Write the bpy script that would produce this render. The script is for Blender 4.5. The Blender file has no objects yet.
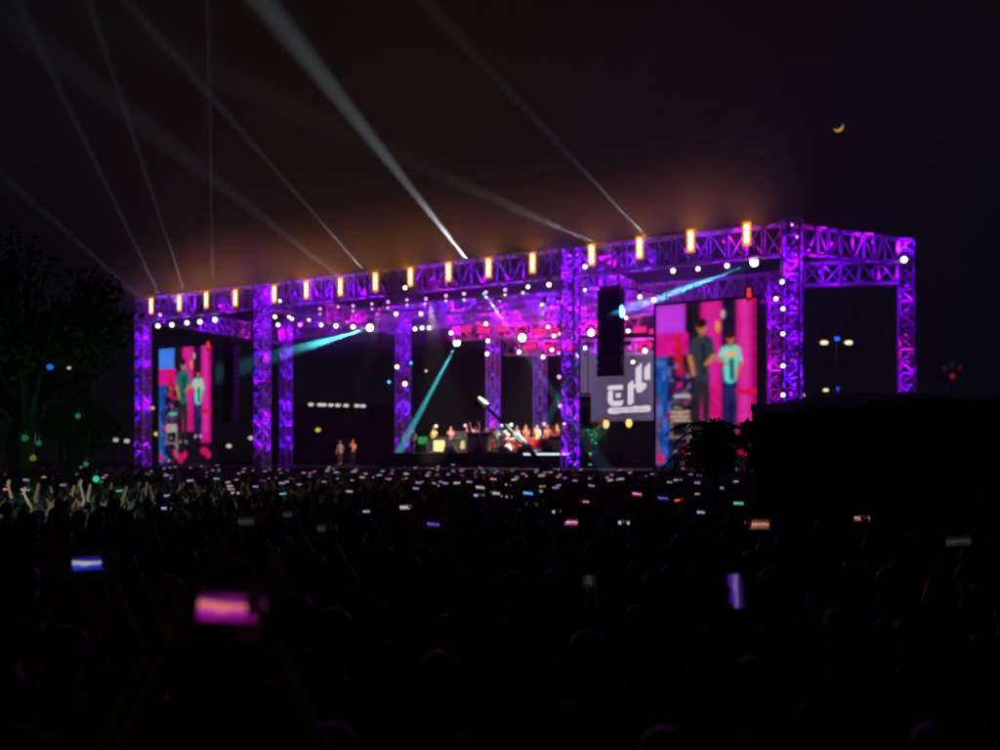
import bpy, math, random
import numpy as np
from mathutils import Vector, Matrix, noise
R = math.radians
rnd = random.Random(11)
scene = bpy.context.scene
COL = scene.collection

# ------------------------------------------------------------------ camera, world, light, exposure
F = 900.0; HZ = 457.0; CAMZ = 2.6
cd = bpy.data.cameras.new('camera'); cam = bpy.data.objects.new('camera', cd); COL.objects.link(cam)
cam.location = (0, 0, CAMZ); cam.rotation_euler = (R(90), 0, 0)
cd.sensor_width = 36; cd.lens = 36 * F / 1000; cd.shift_y = (HZ - 375) / 1000
cd.clip_start = 0.05; cd.clip_end = 6000
scene.camera = cam
cd.dof.use_dof = True; cd.dof.focus_distance = 9.5; cd.dof.aperture_fstop = 1.0
scene.view_settings.view_transform = 'Standard'; scene.view_settings.look = 'None'
scene.view_settings.exposure = 0; scene.view_settings.gamma = 1
W = bpy.data.worlds.new('World'); scene.world = W; W.use_nodes = True
W.node_tree.nodes['Background'].inputs[0].default_value = (0.52, 0.72, 0.70, 1)
W.node_tree.nodes['Background'].inputs[1].default_value = 0.0038
cy = scene.cycles
cy.use_denoising = True; cy.max_bounces = 4; cy.diffuse_bounces = 2; cy.glossy_bounces = 2
cy.transmission_bounces = 2; cy.volume_bounces = 0; cy.transparent_max_bounces = 8
cy.sample_clamp_indirect = 2.0; cy.use_light_tree = True
cy.caustics_reflective = False; cy.caustics_refractive = False
HAZE = 0.0011; ANIS = 0.3
P_PURPLE = 280.0; P_AMBER = 400.0; P_BEAM = 240.0

# ------------------------------------------------------------------ places: stage frame
L0 = Vector((-25.8, 65.0)); E1 = Vector((0.884, -0.4676)); E2 = Vector((0.4676, 0.884))
def SP(s, k, z): p = L0 + E1 * s + E2 * k; return Vector((p.x, p.y, z))
def on(px, py, k):                     # where the line of sight meets the vertical stage plane k metres behind the front
    m = (px - 500) / F; o = L0 + E2 * k
    s = (m * o.y - o.x) / (E1.x - m * E1.y)
    p = o + E1 * s
    return Vector((p.x, p.y, CAMZ + (HZ - py) / F * p.y))
def s_at(px, k): p = on(px, 400, k); return (p.xy - L0).dot(E1)
def at(px, py, d): return Vector(((px - 500) / F * d, d, CAMZ + (HZ - py) / F * d))
STAGE_RZ = math.atan2(E1.y, E1.x)

# ------------------------------------------------------------------ materials
MATS = {}
def mat(name, col, rough=0.6, metal=0.0, var=0.25, scale=6.0, bump=0.0, rand=False):
    if name in MATS: return MATS[name]
    m = bpy.data.materials.new(name); m.use_nodes = True; nt = m.node_tree; b = nt.nodes['Principled BSDF']
    tc = nt.nodes.new('ShaderNodeTexCoord'); n = nt.nodes.new('ShaderNodeTexNoise')
    n.inputs['Scale'].default_value = scale; n.inputs['Detail'].default_value = 4
    nt.links.new(tc.outputs['Object'], n.inputs['Vector'])
    r = nt.nodes.new('ShaderNodeMapRange'); r.inputs[3].default_value = 1 - var; r.inputs[4].default_value = 1 + var
    nt.links.new(n.outputs[0], r.inputs[0])
    mx = nt.nodes.new('ShaderNodeVectorMath'); mx.operation = 'SCALE'
    if rand:
        oi = nt.nodes.new('ShaderNodeObjectInfo'); cr = nt.nodes.new('ShaderNodeValToRGB')
        els = cr.color_ramp; els.interpolation = 'CONSTANT'
        for i, c in enumerate(rand):
            e = els.elements[i] if i < 2 else els.elements.new(i / len(rand))
            e.position = i / len(rand); e.color = (*c, 1)
        nt.links.new(oi.outputs['Random'], cr.inputs[0]); nt.links.new(cr.outputs[0], mx.inputs[0])
    else: mx.inputs[0].default_value = col
    nt.links.new(r.outputs[0], mx.inputs['Scale']); nt.links.new(mx.outputs[0], b.inputs['Base Color'])
    b.inputs['Roughness'].default_value = rough; b.inputs['Metallic'].default_value = metal
    if bump:
        bp = nt.nodes.new('ShaderNodeBump'); bp.inputs['Strength'].default_value = bump
        nt.links.new(n.outputs[0], bp.inputs['Height']); nt.links.new(bp.outputs[0], b.inputs['Normal'])
    MATS[name] = m; return m
def em(name, col, st=1.0):
    if name in MATS: return MATS[name]
    m = bpy.data.materials.new(name); m.use_nodes = True; nt = m.node_tree
    nt.nodes.clear(); e = nt.nodes.new('ShaderNodeEmission'); o = nt.nodes.new('ShaderNodeOutputMaterial')
    e.inputs[0].default_value = (*col, 1); e.inputs[1].default_value = st
    nt.links.new(e.outputs[0], o.inputs[0]); MATS[name] = m
    m.cycles.emission_sampling = 'NONE' if st < 30 else 'AUTO'
    return m
def em_attr(name, st):
    m = bpy.data.materials.new(name); m.use_nodes = True; nt = m.node_tree
    nt.nodes.clear(); e = nt.nodes.new('ShaderNodeEmission'); o = nt.nodes.new('ShaderNodeOutputMaterial')
    a = nt.nodes.new('ShaderNodeAttribute'); a.attribute_name = 'led'
    # faint module pattern of the LED wall
    tc = nt.nodes.new('ShaderNodeTexCoord'); w = nt.nodes.new('ShaderNodeTexBrick')
    w.inputs['Scale'].default_value = 2.0; w.offset = 0; w.inputs['Color1'].default_value = (1, 1, 1, 1); w.inputs['Color2'].default_value = (.86, .86, .86, 1)
    w.inputs['Mortar'].default_value = (.6, .6, .6, 1); w.inputs['Mortar Size'].default_value = .01; w.inputs['Brick Width'].default_value = 1; w.inputs['Row Height'].default_value = 1
    mp = nt.nodes.new('ShaderNodeMapping'); mp.inputs['Rotation'].default_value = (R(90), 0, 0)
    nt.links.new(tc.outputs['Object'], mp.inputs[0]); nt.links.new(mp.outputs[0], w.inputs['Vector'])
    mx = nt.nodes.new('ShaderNodeVectorMath'); mx.operation = 'MULTIPLY'
    nt.links.new(a.outputs['Color'], mx.inputs[0]); nt.links.new(w.outputs[0], mx.inputs[1])
    nt.links.new(mx.outputs[0], e.inputs[0]); e.inputs[1].default_value = st
    nt.links.new(e.outputs[0], o.inputs[0]); m.cycles.emission_sampling = 'NONE'; return m
ALU = mat('truss_aluminium', (.62, .62, .64), .45, .25, .35, 3)
BLK = mat('black_metal', (.02, .02, .022), .5, .3, .3, 8)
BOXB = mat('speaker_black', (.018, .018, .02), .65, 0, .3, 5)
GRILL = mat('speaker_grille', (.03, .03, .033), .5, .5, .4, 60)
DECK = mat('stage_deck_paint', (.04, .04, .043), .35, 0, .4, 2)
DRAPE = mat('black_drape', (.075, .08, .08), .85, 0, .3, 9, .2)
WHITEP = mat('white_paint', (.75, .76, .74), .4, 0, .1, 9)
CREAM = mat('cream_cloth', (.62, .56, .3), .8, 0, .2, 12)
REDP = mat('red_lacquer', (.5, .03, .03), .3, 0, .15, 7)
CHROME = mat('chrome', (.7, .7, .7), .2, 1, .1, 9)
BRASS = mat('brass', (.65, .45, .15), .3, 1, .2, 9)
SKIN = mat('skin', (.42, .26, .17), .55, 0, .12, 20, rand=[(.45,.28,.19),(.32,.19,.12),(.5,.33,.24),(.22,.12,.08)])
HAIR = mat('hair', (.02, .014, .01), .6, 0, .4, 40)
SHIRT = mat('shirt_cloth', (.1, .1, .1), .85, 0, .15, 14, .1, rand=[(.015,.015,.018),(.03,.03,.035),(.02,.03,.06),(.08,.015,.02),(.12,.12,.12),(.03,.05,.035)])
JEANS = mat('trouser_cloth', (.02, .025, .04), .85, 0, .2, 20, .1)
BARK = mat('bark', (.07, .05, .035), .9, 0, .4, 8, .5)
LEAF = mat('leaf', (.045, .07, .03), .7, 0, .4, 3)
CASE = mat('phone_case', (.015, .015, .016), .35, 0, .1, 8)

# ------------------------------------------------------------------ mesh helpers
class MB:
    def __init__(s): s.v = []; s.f = []
    def add(s, v, f):
        b = len(s.v); s.v += [tuple(q) for q in v]; s.f += [tuple(b + i for i in q) for q in f]; return s
    def box(s, c, d, M=None):
        hx, hy, hz = d[0] / 2, d[1] / 2, d[2] / 2
        vs = [Vector((c[0] + x * hx, c[1] + y * hy, c[2] + z * hz)) for x in (-1, 1) for y in (-1, 1) for z in (-1, 1)]
        if M: vs = [M @ q for q in vs]
        return s.add(vs, [(0,1,3,2),(4,6,7,5),(0,4,5,1),(2,3,7,6),(0,2,6,4),(1,5,7,3)])
    def bbox(s, c, d, b=.02):          # box with chamfered edges
        hx, hy, hz = d[0] / 2, d[1] / 2, d[2] / 2; bm = []
        pr = [(-hx + b, -hy), (hx - b, -hy), (hx, -hy + b), (hx, hy - b), (hx - b, hy), (-hx + b, hy), (-hx, hy - b), (-hx, -hy + b)]
        for z, k in ((-hz, 1), (-hz + b, 0), (hz - b, 0), (hz, 1)):
            for x, y in pr:
                bm.append((c[0] + x * (1 - k * b / hx), c[1] + y * (1 - k * b / hy), c[2] + z))
        f = [tuple(range(7, -1, -1)), tuple(range(24, 32))]
        for r in range(3):
            for i in range(8): j = (i + 1) % 8; f.append((r*8+i, r*8+j, r*8+8+j, r*8+8+i))
        return s.add(bm, f)
    def tube(s, a, b, r, n=6, r2=None, cap=True):
        a = Vector(a); b = Vector(b); r2 = r if r2 is None else r2; d = (b - a).normalized()
        u = d.orthogonal().normalized(); w = d.cross(u)
        vs = []
        for p, q in ((a, r), (b, r2)):
            for i in range(n):
                t = 2 * math.pi * i / n; vs.append(p + (u * math.cos(t) + w * math.sin(t)) * q)
        f = [(i, (i + 1) % n, n + (i + 1) % n, n + i) for i in range(n)]
        if cap: f += [tuple(range(n - 1, -1, -1)), tuple(range(n, 2 * n))]
        return s.add(vs, f)
    def path(s, pts, r, n=6):
        for i in range(len(pts) - 1):
            ra = r[i] if isinstance(r, (list, tuple)) else r; rb = r[i+1] if isinstance(r, (list, tuple)) else r
            s.tube(pts[i], pts[i + 1], ra, n, rb)
        return s
    def ball(s, c, r, n=10, m=6, sc=(1, 1, 1)):
        vs = [(c[0], c[1], c[2] - r * sc[2])]
        for j in range(1, m):
            a = math.pi * j / m - math.pi / 2
            for i in range(n):
                t = 2 * math.pi * i / n
                vs.append((c[0] + r*sc[0]*math.cos(a)*math.cos(t), c[1] + r*sc[1]*math.cos(a)*math.sin(t), c[2] + r*sc[2]*math.sin(a)))
        vs.append((c[0], c[1], c[2] + r * sc[2])); f = []
        for i in range(n): f.append((0, 1 + (i + 1) % n, 1 + i))
        for j in range(m - 2):
            for i in range(n):
                q = 1 + j * n; f.append((q + i, q + (i+1) % n, q + n + (i+1) % n, q + n + i))
        q = 1 + (m - 2) * n
        for i in range(n): f.append((q + i, q + (i + 1) % n, len(vs) - 1))
        return s.add(vs, f)
    def mesh(s, name, m=None, smooth=False):
        me = bpy.data.meshes.new(name); me.from_pydata(s.v, [], s.f); me.update()
        if m: me.materials.append(m)
        if smooth: me.polygons.foreach_set('use_smooth', [True] * len(me.polygons))
        return me
def link(name, me, parent=None, loc=(0, 0, 0)):
    o = bpy.data.objects.new(name, me); COL.objects.link(o); o.location = loc
    if parent: o.parent = parent
    return o
def ob(name, mb, m, parent=None, loc=(0, 0, 0), smooth=False, kind=None):
    o = link(name, mb.mesh(name, m, smooth), parent, loc)
    if kind: o['kind'] = kind
    return o
def tag(o, label, cat, group=None, kind=None):
    o['label'] = label; o['category'] = cat
    if group: o['group'] = group
    if kind: o['kind'] = kind
    return o
def thing(name, label, cat, loc=(0, 0, 0), rz=0, group=None):
    o = bpy.data.objects.new(name, None); COL.objects.link(o); o.empty_display_size = .2
    o.location = loc; o.rotation_euler = (0, 0, rz); return tag(o, label, cat, group)
def copy_tree(o, parent=None):
    c = o.copy(); COL.objects.link(c); c.parent = parent
    for ch in list(o.children): copy_tree(ch, c)
    return c
ORD = 'first second third fourth fifth sixth seventh eighth ninth tenth eleventh twelfth thirteenth fourteenth fifteenth sixteenth seventeenth eighteenth nineteenth twentieth'.split()
def nth(i):
    if i < 20: return ORD[i]
    t, u = divmod(i + 1, 10); T = ['', '', 'twenty', 'thirty', 'forty', 'fifty', 'sixty'][t]
    return (T[:-1] + 'ieth') if u == 0 else T + '-' + ORD[u - 1]
def lamp(kind, name, parent, loc, power, col, dirv=None, ang=None, blend=.3, rad=.1):
    l = bpy.data.lights.new(name, kind); l.energy = power; l.color = col; l.shadow_soft_size = rad
    if kind == 'SPOT': l.spot_size = ang; l.spot_blend = blend
    o = bpy.data.objects.new(name, l); COL.objects.link(o); o.parent = parent; o.location = loc
    if dirv is not None: o.rotation_euler = Vector(dirv).to_track_quat('-Z', 'Y').to_euler()
    return o

# ------------------------------------------------------------------ ground
g = MB(); N = 60; EXT = 520
for j in range(N + 1):
    for i in range(N + 1):
        x = -EXT + 2 * EXT * i / N; y = -EXT + 2 * EXT * j / N
        g.v.append((x, y, 0))
for j in range(N):
    for i in range(N): a = j * (N + 1) + i; g.f.append((a, a + 1, a + N + 2, a + N + 1))
gr = ob('ground', g, mat('trampled_ground', (.05, .05, .035), .95, 0, .5, .8, .4)); gr['kind'] = 'structure'

# ------------------------------------------------------------------ trusses
PURPLE = (.235, 0.0, 1.0); VIOLET = (.15, .003, 1.0); MAGENTA = (.80, 0.0, .85)
wash_defs = []          # places of the coloured wash lights clamped inside the trusses
def truss(name, label, cat, a, b, w, h, panels, per_piece, up=Vector((0, 0, 1)), group=None, rc=.06, rb=.042):
    """box truss from a to b (a, b at its centre line); w wide, h high"""
    a = Vector(a); b = Vector(b); d = b - a; Lg = d.length; d.normalize()
    side = d.cross(up).normalized(); vv = side.cross(d).normalized()
    t = thing(name, label, cat, a, 0, group); o = a
    def pt(q, sx, sz): return a + d * (Lg * q) + side * (sx * w / 2) + vv * (sz * h / 2) - o
    cs = [(-1, -1), (1, -1), (1, 1), (-1, 1)]
    for sx, sz in cs: ob('chord', MB().tube(pt(0, sx, sz), pt(1, sx, sz), rc, 6), ALU, t)
    pieces = []
    for i in range(panels):
        q0 = i / panels; q1 = (i + 1) / panels
        for j in range(4):
            c0 = cs[j]; c1 = cs[(j + 1) % 4]
            if i % 2: c0, c1 = c1, c0
            pieces.append((pt(q0, *c0), pt(q1, *c1), rb))
            pieces.append((pt(q0, *c0), pt(q0, *c1), rb))
    for j in range(4): pieces.append((pt(1, *cs[j]), pt(1, *cs[(j + 1) % 4]), rb))
    if per_piece and len(pieces) <= 300:
        for p in pieces: ob('brace', MB().tube(p[0], p[1], p[2], 4, cap=False), ALU, t)
    else:
        m = MB()
        for p in pieces: m.tube(p[0], p[1], p[2], 4, cap=False)
        ob('lattice', m, ALU, t, kind='stuff')
    return t
def tower(px, k, ztop, label, per_piece=True, w=.75, pos=None, col=PURPLE, step=1.6, power=1.0, z0=0.0):
    p = pos if pos is not None else on(px, 400, k)
    a = Vector((p.x, p.y, z0 + .06)); b = Vector((p.x, p.y, ztop))
    t = truss('truss_tower', label, 'truss tower', a, b, w, w, int((ztop - z0) / .62), per_piece, up=Vector((E1.x, E1.y, 0)), group='purple lit truss towers')
    ob('base_plate', MB().bbox((0, 0, -.03), (w + .3, w + .3, .06), .01), BLK, t)
    z = z0 + 1.0
    while z < ztop:
        wash_defs.append((Vector((p.x, p.y, z)), col if rnd.random() < .75 else (VIOLET if rnd.random() < .8 else MAGENTA), power * rnd.uniform(.55, 1.5), Vector((0, 0, rnd.choice((1, 1, -1)))))); z += step * rnd.uniform(.8, 1.2)
    return p
def beam(a, b, label, w=.7, h=1.5, per_piece=True, col=PURPLE, step=1.8, power=1.0, name='roof_truss', bot=False):
    a = Vector(a); b = Vector(b); Lg = (b - a).length
    truss(name, label, 'roof truss', a, b, w, h, max(2, min(36, int(Lg / .85))), per_piece, group='purple lit roof trusses')
    q = step * .5
    while q < Lg:
        wash_defs.append((a.lerp(b, q / Lg) + Vector((0, 0, rnd.uniform(-.35, .3) * h)), col if rnd.random() < .75 else (MAGENTA if rnd.random() < .4 else VIOLET), power * rnd.uniform(.5, 1.6), (b - a).normalized() * rnd.choice((1, -1)))); q += step * rnd.uniform(.75, 1.25)
ZT = 14.0; ZR = 14.6
pA = tower(792, 0, ZT + .15, 'tall purple lit lattice tower at the near right front corner of the stage', w=.8)
p570 = tower(570, 0, ZT, 'purple lit lattice tower just left of the grey logo screen', step=1.3)
p262 = tower(262, 0, ZT, 'purple lit lattice tower to the right of the left video screen')
p143 = tower(143, 0, ZT, 'leftmost purple lit lattice tower beside the left video screen')
r286 = tower(286, 15, ZR, 'thin violet rear tower just right of the second front tower', False, col=VIOLET, power=.9)
r403 = tower(403, 15, ZR, 'violet rear tower under the roof left of the teal beam', False, w=.85, col=VIOLET)
r493 = tower(493, 15, ZR, 'violet rear tower behind the band in mid stage', False, col=VIOLET, power=.9)
r540 = tower(540, 17, 12.5, 'dim rear tower right of the mid stage tower', False, col=VIOLET, power=.18)
r775 = tower(776, 15, ZR, 'rear tower close beside the tall near right corner tower', False, w=.9)
pB = Vector((21.7, 48.0, 0)); tower(0, 0, 14.15, 'rightmost lattice tower holding the end of the side trusses', pos=pB, w=.75, step=1.3)
pC = Vector((16.7, 50.8, 0))
tower(0, 0, 13.6, 'inner tower behind the near right corner tower', False, pos=pC, w=.6, power=.7)
def V(p, z): return Vector((p.x, p.y, z))
hz = ZT - .75
def ends(p, q, z, off=.45):
    a = V(p, z); b = V(q, z); d = (b - a).normalized() * off; return a + d, b - d
beam(*ends(p143, p262, hz), 'front roof truss of the left bay above the left video screen')
beam(*ends(p262, p570, hz), 'long front roof truss of the middle bay over the band')
beam(*ends(p570, pA, hz), 'front roof truss of the right bay above the right video screen')
rz_ = ZR - .9
beam(*ends(r286, r403, rz_), 'rear roof truss between the two thin rear towers on the left', h=1.6, per_piece=False, power=.8, step=2.2)
beam(*ends(r403, r493, rz_), 'rear roof truss over the mid stage left half', h=1.8, per_piece=False, power=1.3, step=1.6)
beam(*ends(r493, r775, rz_), 'rear roof truss over the mid stage right half', h=1.8, per_piece=False, power=.9, step=2.0)
beam(*ends(p143, r286, hz - .2), 'side roof truss running back at the far left end', h=1.2, per_piece=False, power=.5, step=3)
beam(*ends(p262, r403, hz - .2), 'cross truss running back from the second front tower', h=1.2, per_piece=False, power=.5, step=3)
beam(*ends(p570, on(655, 300, 15), hz - .1), 'cross truss running back from the tower by the logo screen', h=1.4, per_piece=False, power=1.2, step=1.7)
# side wing of the right end
q1, q2 = ends(pA, pB, 13.27); q2.z = 13.5
beam(q1, q2, 'upper side truss between the near right tower and the rightmost tower', w=.6, h=1.35, step=1.5, power=1.0)
q1, q2 = ends(pC, pB, 12.85); q2.z = 12.55
beam(q1, q2, 'lower side truss meeting the rightmost tower under the upper one', w=.6, h=1.2, step=1.6, power=.8)
beam(*ends(pA, pC, 12.4), 'short lower truss joining the near right corner tower to the inner tower', w=.5, h=1.0, step=2, per_piece=False, power=.7)
# inner hanging trusses over the band
for (x0, x1, y0, y1, k, lab, colr, pw) in [(437, 596, 318, 300, 11, 'inner hanging truss over the band, highest of the three', PURPLE, 2.6),
                            (452, 640, 334, 324, 9, 'inner hanging truss over the band carrying the upper row of pink battens', MAGENTA, 2.2),
                            (505, 662, 348, 346, 8, 'inner hanging truss over the band carrying the lower row of pink battens', MAGENTA, 1.6),
                            (560, 655, 268, 258, 6, 'inner hanging truss high behind the right bay front truss', PURPLE, 1.8),
                            (428, 600, 309, 296, 6, 'inner hanging truss below the pink heads over the band', VIOLET, 2.4),
                            (448, 606, 322, 312, 12.6, 'inner hanging truss farthest back over the band', PURPLE, 2.6),
                            (300, 432, 322, 309, 10, 'inner hanging truss over the stage left', PURPLE, 1.0),
                            (560, 652, 316, 306, 7, 'inner hanging truss behind the black speaker array', PURPLE, 1.6)]:
    beam(on(x0, y0, k), on(x1, y1, k), lab, w=.6, h=.9, per_piece=False, step=1.5, power=pw * .8, col=colr, name='hanging_truss')

# coloured wash lights clamped in the trusses
def make_wash(col, mname):
    t = thing('wash_light', '', 'stage light')
    ob('housing', MB().tube((0, 0, -.09), (0, 0, .02), .09, 8, .11), BLK, t)
    ob('lens', MB().tube((0, 0, .021), (0, 0, .04), .085, 8), em(mname, col, 5), t)
    ob('clamp', MB().tube((-.1, 0, -.04), (-.36, 0, -.04), .02, 5), BLK, t)
    return t
washes = {}
for i, (p, c, pw, ax) in enumerate(wash_defs):
    if c not in washes: src = make_wash(c, 'wash_lens_%d' % len(washes)); washes[c] = src
    else: src = copy_tree(washes[c])
    src.location = p; src.rotation_euler = (ax + Vector((rnd.gauss(0, .15), rnd.gauss(0, .15), rnd.gauss(0, .1)))).to_track_quat('Z', 'Y').to_euler()
    hue = {PURPLE: 'purple', VIOLET: 'violet blue', MAGENTA: 'magenta'}[c]
    tag(src, 'small %s wash light clamped inside a stage truss' % hue, 'stage light', 'small %s wash lights inside the trusses' % hue)
    src['_pw'] = pw; src['_c'] = c
for o in [o for o in COL.objects if '_pw' in o]:
    lamp('SPOT', 'bulb', o, (0, 0, .1), P_PURPLE * o['_pw'], tuple(o['_c']), (0, 0, 1), R(120), .8, .08); del o['_pw']; del o['_c']

# ------------------------------------------------------------------ amber bar blinders along the top of the front truss
AMB = [(152,306),(180,303),(207,300),(236,298),(275,294),(307,290),(341,287),(376,282),(411,277),(449,272),(489,268),(533,263),(592,255),(640,248),(691,241),(747,234)]
amber_cell = em('amber_cell', (1.0, .74, .36), 3.2)
def make_blinder():
    t = thing('blinder_light', '', 'stage light')
    ob('housing', MB().bbox((0, .06, 0), (.34, .16, 1.12), .02), BLK, t)
    ob('halo_plate', MB().bbox((0, -.05, 0), (.44, .05, 1.2), .024), em('amber_halo', (1, .27, .004), 1.0), t)  # orange halo around the cells, built as a glowing plate
    for z in (-.30, 0, .30): ob('lamp_cell', MB().ball((0, -.08, z), .2, 12, 8, (.62, .25, .95)), amber_cell, t, smooth=True)
    ob('clamp', MB().box((0, .25, -.2), (.06, .24, .06)), BLK, t)
    return t
bl = make_blinder()
for i, (x, y) in enumerate(AMB):
    o = bl if i == 0 else copy_tree(bl)
    p = on(x, y, -.55); o.location = p; o.rotation_euler = (0, 0, STAGE_RZ + R(rnd.uniform(-4, 4)))
    tag(o, 'amber bar light, %s from the left on the top front truss' % nth(i), 'stage light', 'amber bar lights along the front truss')
    bl_amb = o
    lamp('SPOT', 'bulb', o, (0, -.25, 0), P_AMBER, (1, .32, .012), (Vector((-p.x, -p.y, 62 * math.tan(R(38)))).normalized() @ Matrix.Rotation(STAGE_RZ, 3, 'Z')), R(104), 1.0, .12)

# ------------------------------------------------------------------ moving heads with bright lenses
def make_head(r, cname, col, st):
    t = thing('moving_head_light', '', 'stage light')
    ob('base', MB().bbox((0, 0, r * 2.1), (r * 1.8, r * 1.8, r * .7), .02), BLK, t)
    for sx in (-1, 1): ob('yoke_arm', MB().box((sx * r * 1.12, 0, r * .9), (r * .16, r * .4, r * 2)), BLK, t)
    h = MB(); h.tube((0, r * 1.2, 0), (0, -r * .3, 0), r * .75, 12, r); h.tube((0, -r * .3, 0), (0, -r * .62, 0), r, 12, r * .98, cap=False); ob('head', h, BLK, t, smooth=False)
    ob('lens', MB().ball((0, -r * .45, 0), r * .86, 12, 8, (1, .28, 1)), em(cname, col, st), t, smooth=True)
    return t
HT = {'w': ('lens_white', (1, .9, .95), 5, 'white'), 'p': ('lens_pink', (1, .2, .95), 3.5, 'pink'), 'c': ('lens_cream', (1, .8, .5), 4, 'warm white'),
      'b': ('lens_blue', (.03, .005, 1), 2.2, 'blue'), 't': ('lens_teal', (.75, 1, .95), 14, 'dazzling pale teal'), 'a': ('lens_sky', (.05, .35, 1), 4, 'sky blue'),
      'd': ('lens_dimcream', (.8, .75, .6), 1.6, 'dim cream'), 'o': ('lens_orange', (1, .45, .12), 1.2, 'orange')}
protos = {}
ROWS = [ # name for the labels, k, list of (px, py, radius_px, type)
 ('under the left bay front truss', .8, [(158,326,2.6,'w'),(172,325,2.6,'w'),(187,323,2.6,'w'),(200,322,2.8,'w'),(215,320,3,'w')]),
 ('high on the left bay front truss', -.45, [(160,315,2,'p'),(280,301,1.6,'w'),(405,288,2.4,'w'),(549,285,2.8,'w'),(528,287,2.2,'w'),(585,267,2.6,'w')]),
 ('behind the second front tower', 2, [(275,317,2.4,'c'),(278,325,2.2,'w'),(289,317,1.8,'c'),(292,319,2,'c'),(300,325,2.4,'p')]),
 ('in the long rear row over the stage left', 9, [(309,320,1.8,'w'),(321,325,2.4,'w'),(330,322,2.2,'p'),(336,326,2.8,'w'),(347,323,2.2,'p'),(353,327,2.8,'w'),(396,314,2.4,'w'),(421,314,2.4,'w')]),
 ('in the trio hung under the rear truss', 12, [(415,329,2.4,'w'),(422,328,2.4,'w'),(429,328,2.4,'w')]),
 ('in the upper hanging row behind the front truss', 3, [(320,309,1.5,'p'),(338,307,1.4,'p'),(353,306,1.7,'p'),(372,304,1.6,'p'),(388,302,1.8,'p'),(407,300,1.5,'p'),(426,299,1.8,'p'),(446,296,2,'p'),(464,294,2,'p'),(486,292,2,'p'),(505,290,2,'p')]),
 ('below the pink heads behind the front truss', 3.1, [(320,314,1.3,'d'),(353,311,1.5,'d'),(372,309,1.4,'d'),(388,308,1.5,'d'),(407,305,1.6,'d'),(425,304,1.7,'d'),(446,301,1.8,'d'),(464,300,1.8,'d'),(486,297,1.9,'d'),(505,295,1.9,'d'),(523,293,2.2,'d')]),
 ('among the pink battens over the band', 7.6, [(486,324,2.4,'w'),(451,333,2.4,'w'),(488,341,2.2,'w'),(487,354,2.4,'w'),(519,352,2.4,'w'),(543,357,2.4,'w'),(552,350,2.2,'w'),(542,305,2.5,'w'),(559,306,2.2,'p'),(548,327,2,'w'),(554,336,2.2,'w'),(560,334,2,'c'),(585,348,2.2,'w'),(578,355,2.8,'w'),(579,345,1.8,'c'),(559,353,1.8,'p'),(573,339,1.8,'c')]),
 ('around the black speaker array', 2.6, [(622,293,2.6,'w'),(640,297,2.6,'w'),(654,300,2.4,'w'),(626,318,2,'w'),(628,331,2.3,'w'),(645,351,3,'w'),(633,362,2.2,'w'),(601,363,2.2,'w'),(620,344,1.5,'w'),(585,290,1.6,'w')]),
 ('under the right bay front truss', 1.0, [(669,266,1.6,'w'),(673,271,3,'w'),(698,269,2.7,'w'),(727,266,3,'w')]),
 ('on the left side of the inner near right towers', -1.0, [(782,282,2.7,'w'),(776,299,2.6,'w'),(783,309,2.5,'w'),(783,334,2.4,'w'),(783,366,2.5,'w'),(783,395,2.6,'w'),(792,225,1.6,'p'),(797,237,1.6,'p')]),
 ('on the leftmost tower', -.6, [(137,362,2.4,'b'),(137,380,2.4,'b'),(137,398,2.4,'b'),(137,419,2.4,'b'),(137,345,2,'b')]),
 ('on the left side of the second front tower', -.6, [(256,354,2.3,'b'),(256,372,2.3,'b'),(256,394,2.3,'b'),(256,417,2.5,'b'),(257,336,2,'b')]),
 ('around the violet rear tower left of the teal beam', 13.5, [(397,367,2.6,'c'),(405,384,3,'c'),(411,363,1.7,'a'),(389,382,1.8,'a'),(426,371,1.5,'d')]),
 ('on the tower by the logo screen', -.6, [(559,377,2.2,'p'),(560,406,2.2,'p')]),
 ('beam lamp', 4, [(370,328,4.2,'t'),(457,343,4,'t'),(522,338,4.8,'t'),(591,333,4,'t'),(754,263,5,'t')]),
]
heads = {}
for rname, k, row in ROWS:
    cnt = {}
    for (x, y, rp, ty) in sorted(row):
        if (ty) not in protos:
            protos[ty] = make_head(.15, *HT[ty][:3]); o = protos[ty]
        else: o = copy_tree(protos[ty])
        kk = k if rname != 'beam lamp' else {370: 9, 457: 9.5, 522: 6.5, 591: 6, 754: .6}[x]
        p = on(x, y, kk); s = rp * p.y / F / .15 * .84
        o.location = p; o.scale = (s, s, s)
        yaw = math.atan2(-p.x, p.y); o.rotation_euler = (0, 0, yaw * .9 + R(rnd.uniform(-8, 8)))
        c = HT[ty][3]; cnt[ty] = cnt.get(ty, 0); 
        if rname == 'beam lamp':
            lab = {370: 'dazzling teal beam lamp above the left half of the stage', 457: 'dazzling lamp throwing the steep teal beam down left of the band', 522: 'dazzling white lamp in mid roof among pink battens',
                   591: 'dazzling lamp just left of the black speaker array', 754: 'dazzling lamp with long teal beam at right end of front truss'}[x]
        elif ty in 'pwcdbao':
            lab = '%s lamp %s, %s from left' % (c, rname, nth(cnt[ty]))
        cnt[ty] += 1
        tag(o, lab, 'stage light', 'round stage lamps ' + rname if rname != 'beam lamp' else 'dazzling beam lamps')
        heads[(x, y)] = o
# right tower lamp
o = copy_tree(protos['w']); p = at(904, 260, 47.2); o.location = p; o.scale = (1.2,) * 3; o.rotation_euler = (0, 0, -.4)
tag(o, 'single white lamp near the top of the rightmost tower', 'stage light')
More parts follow.
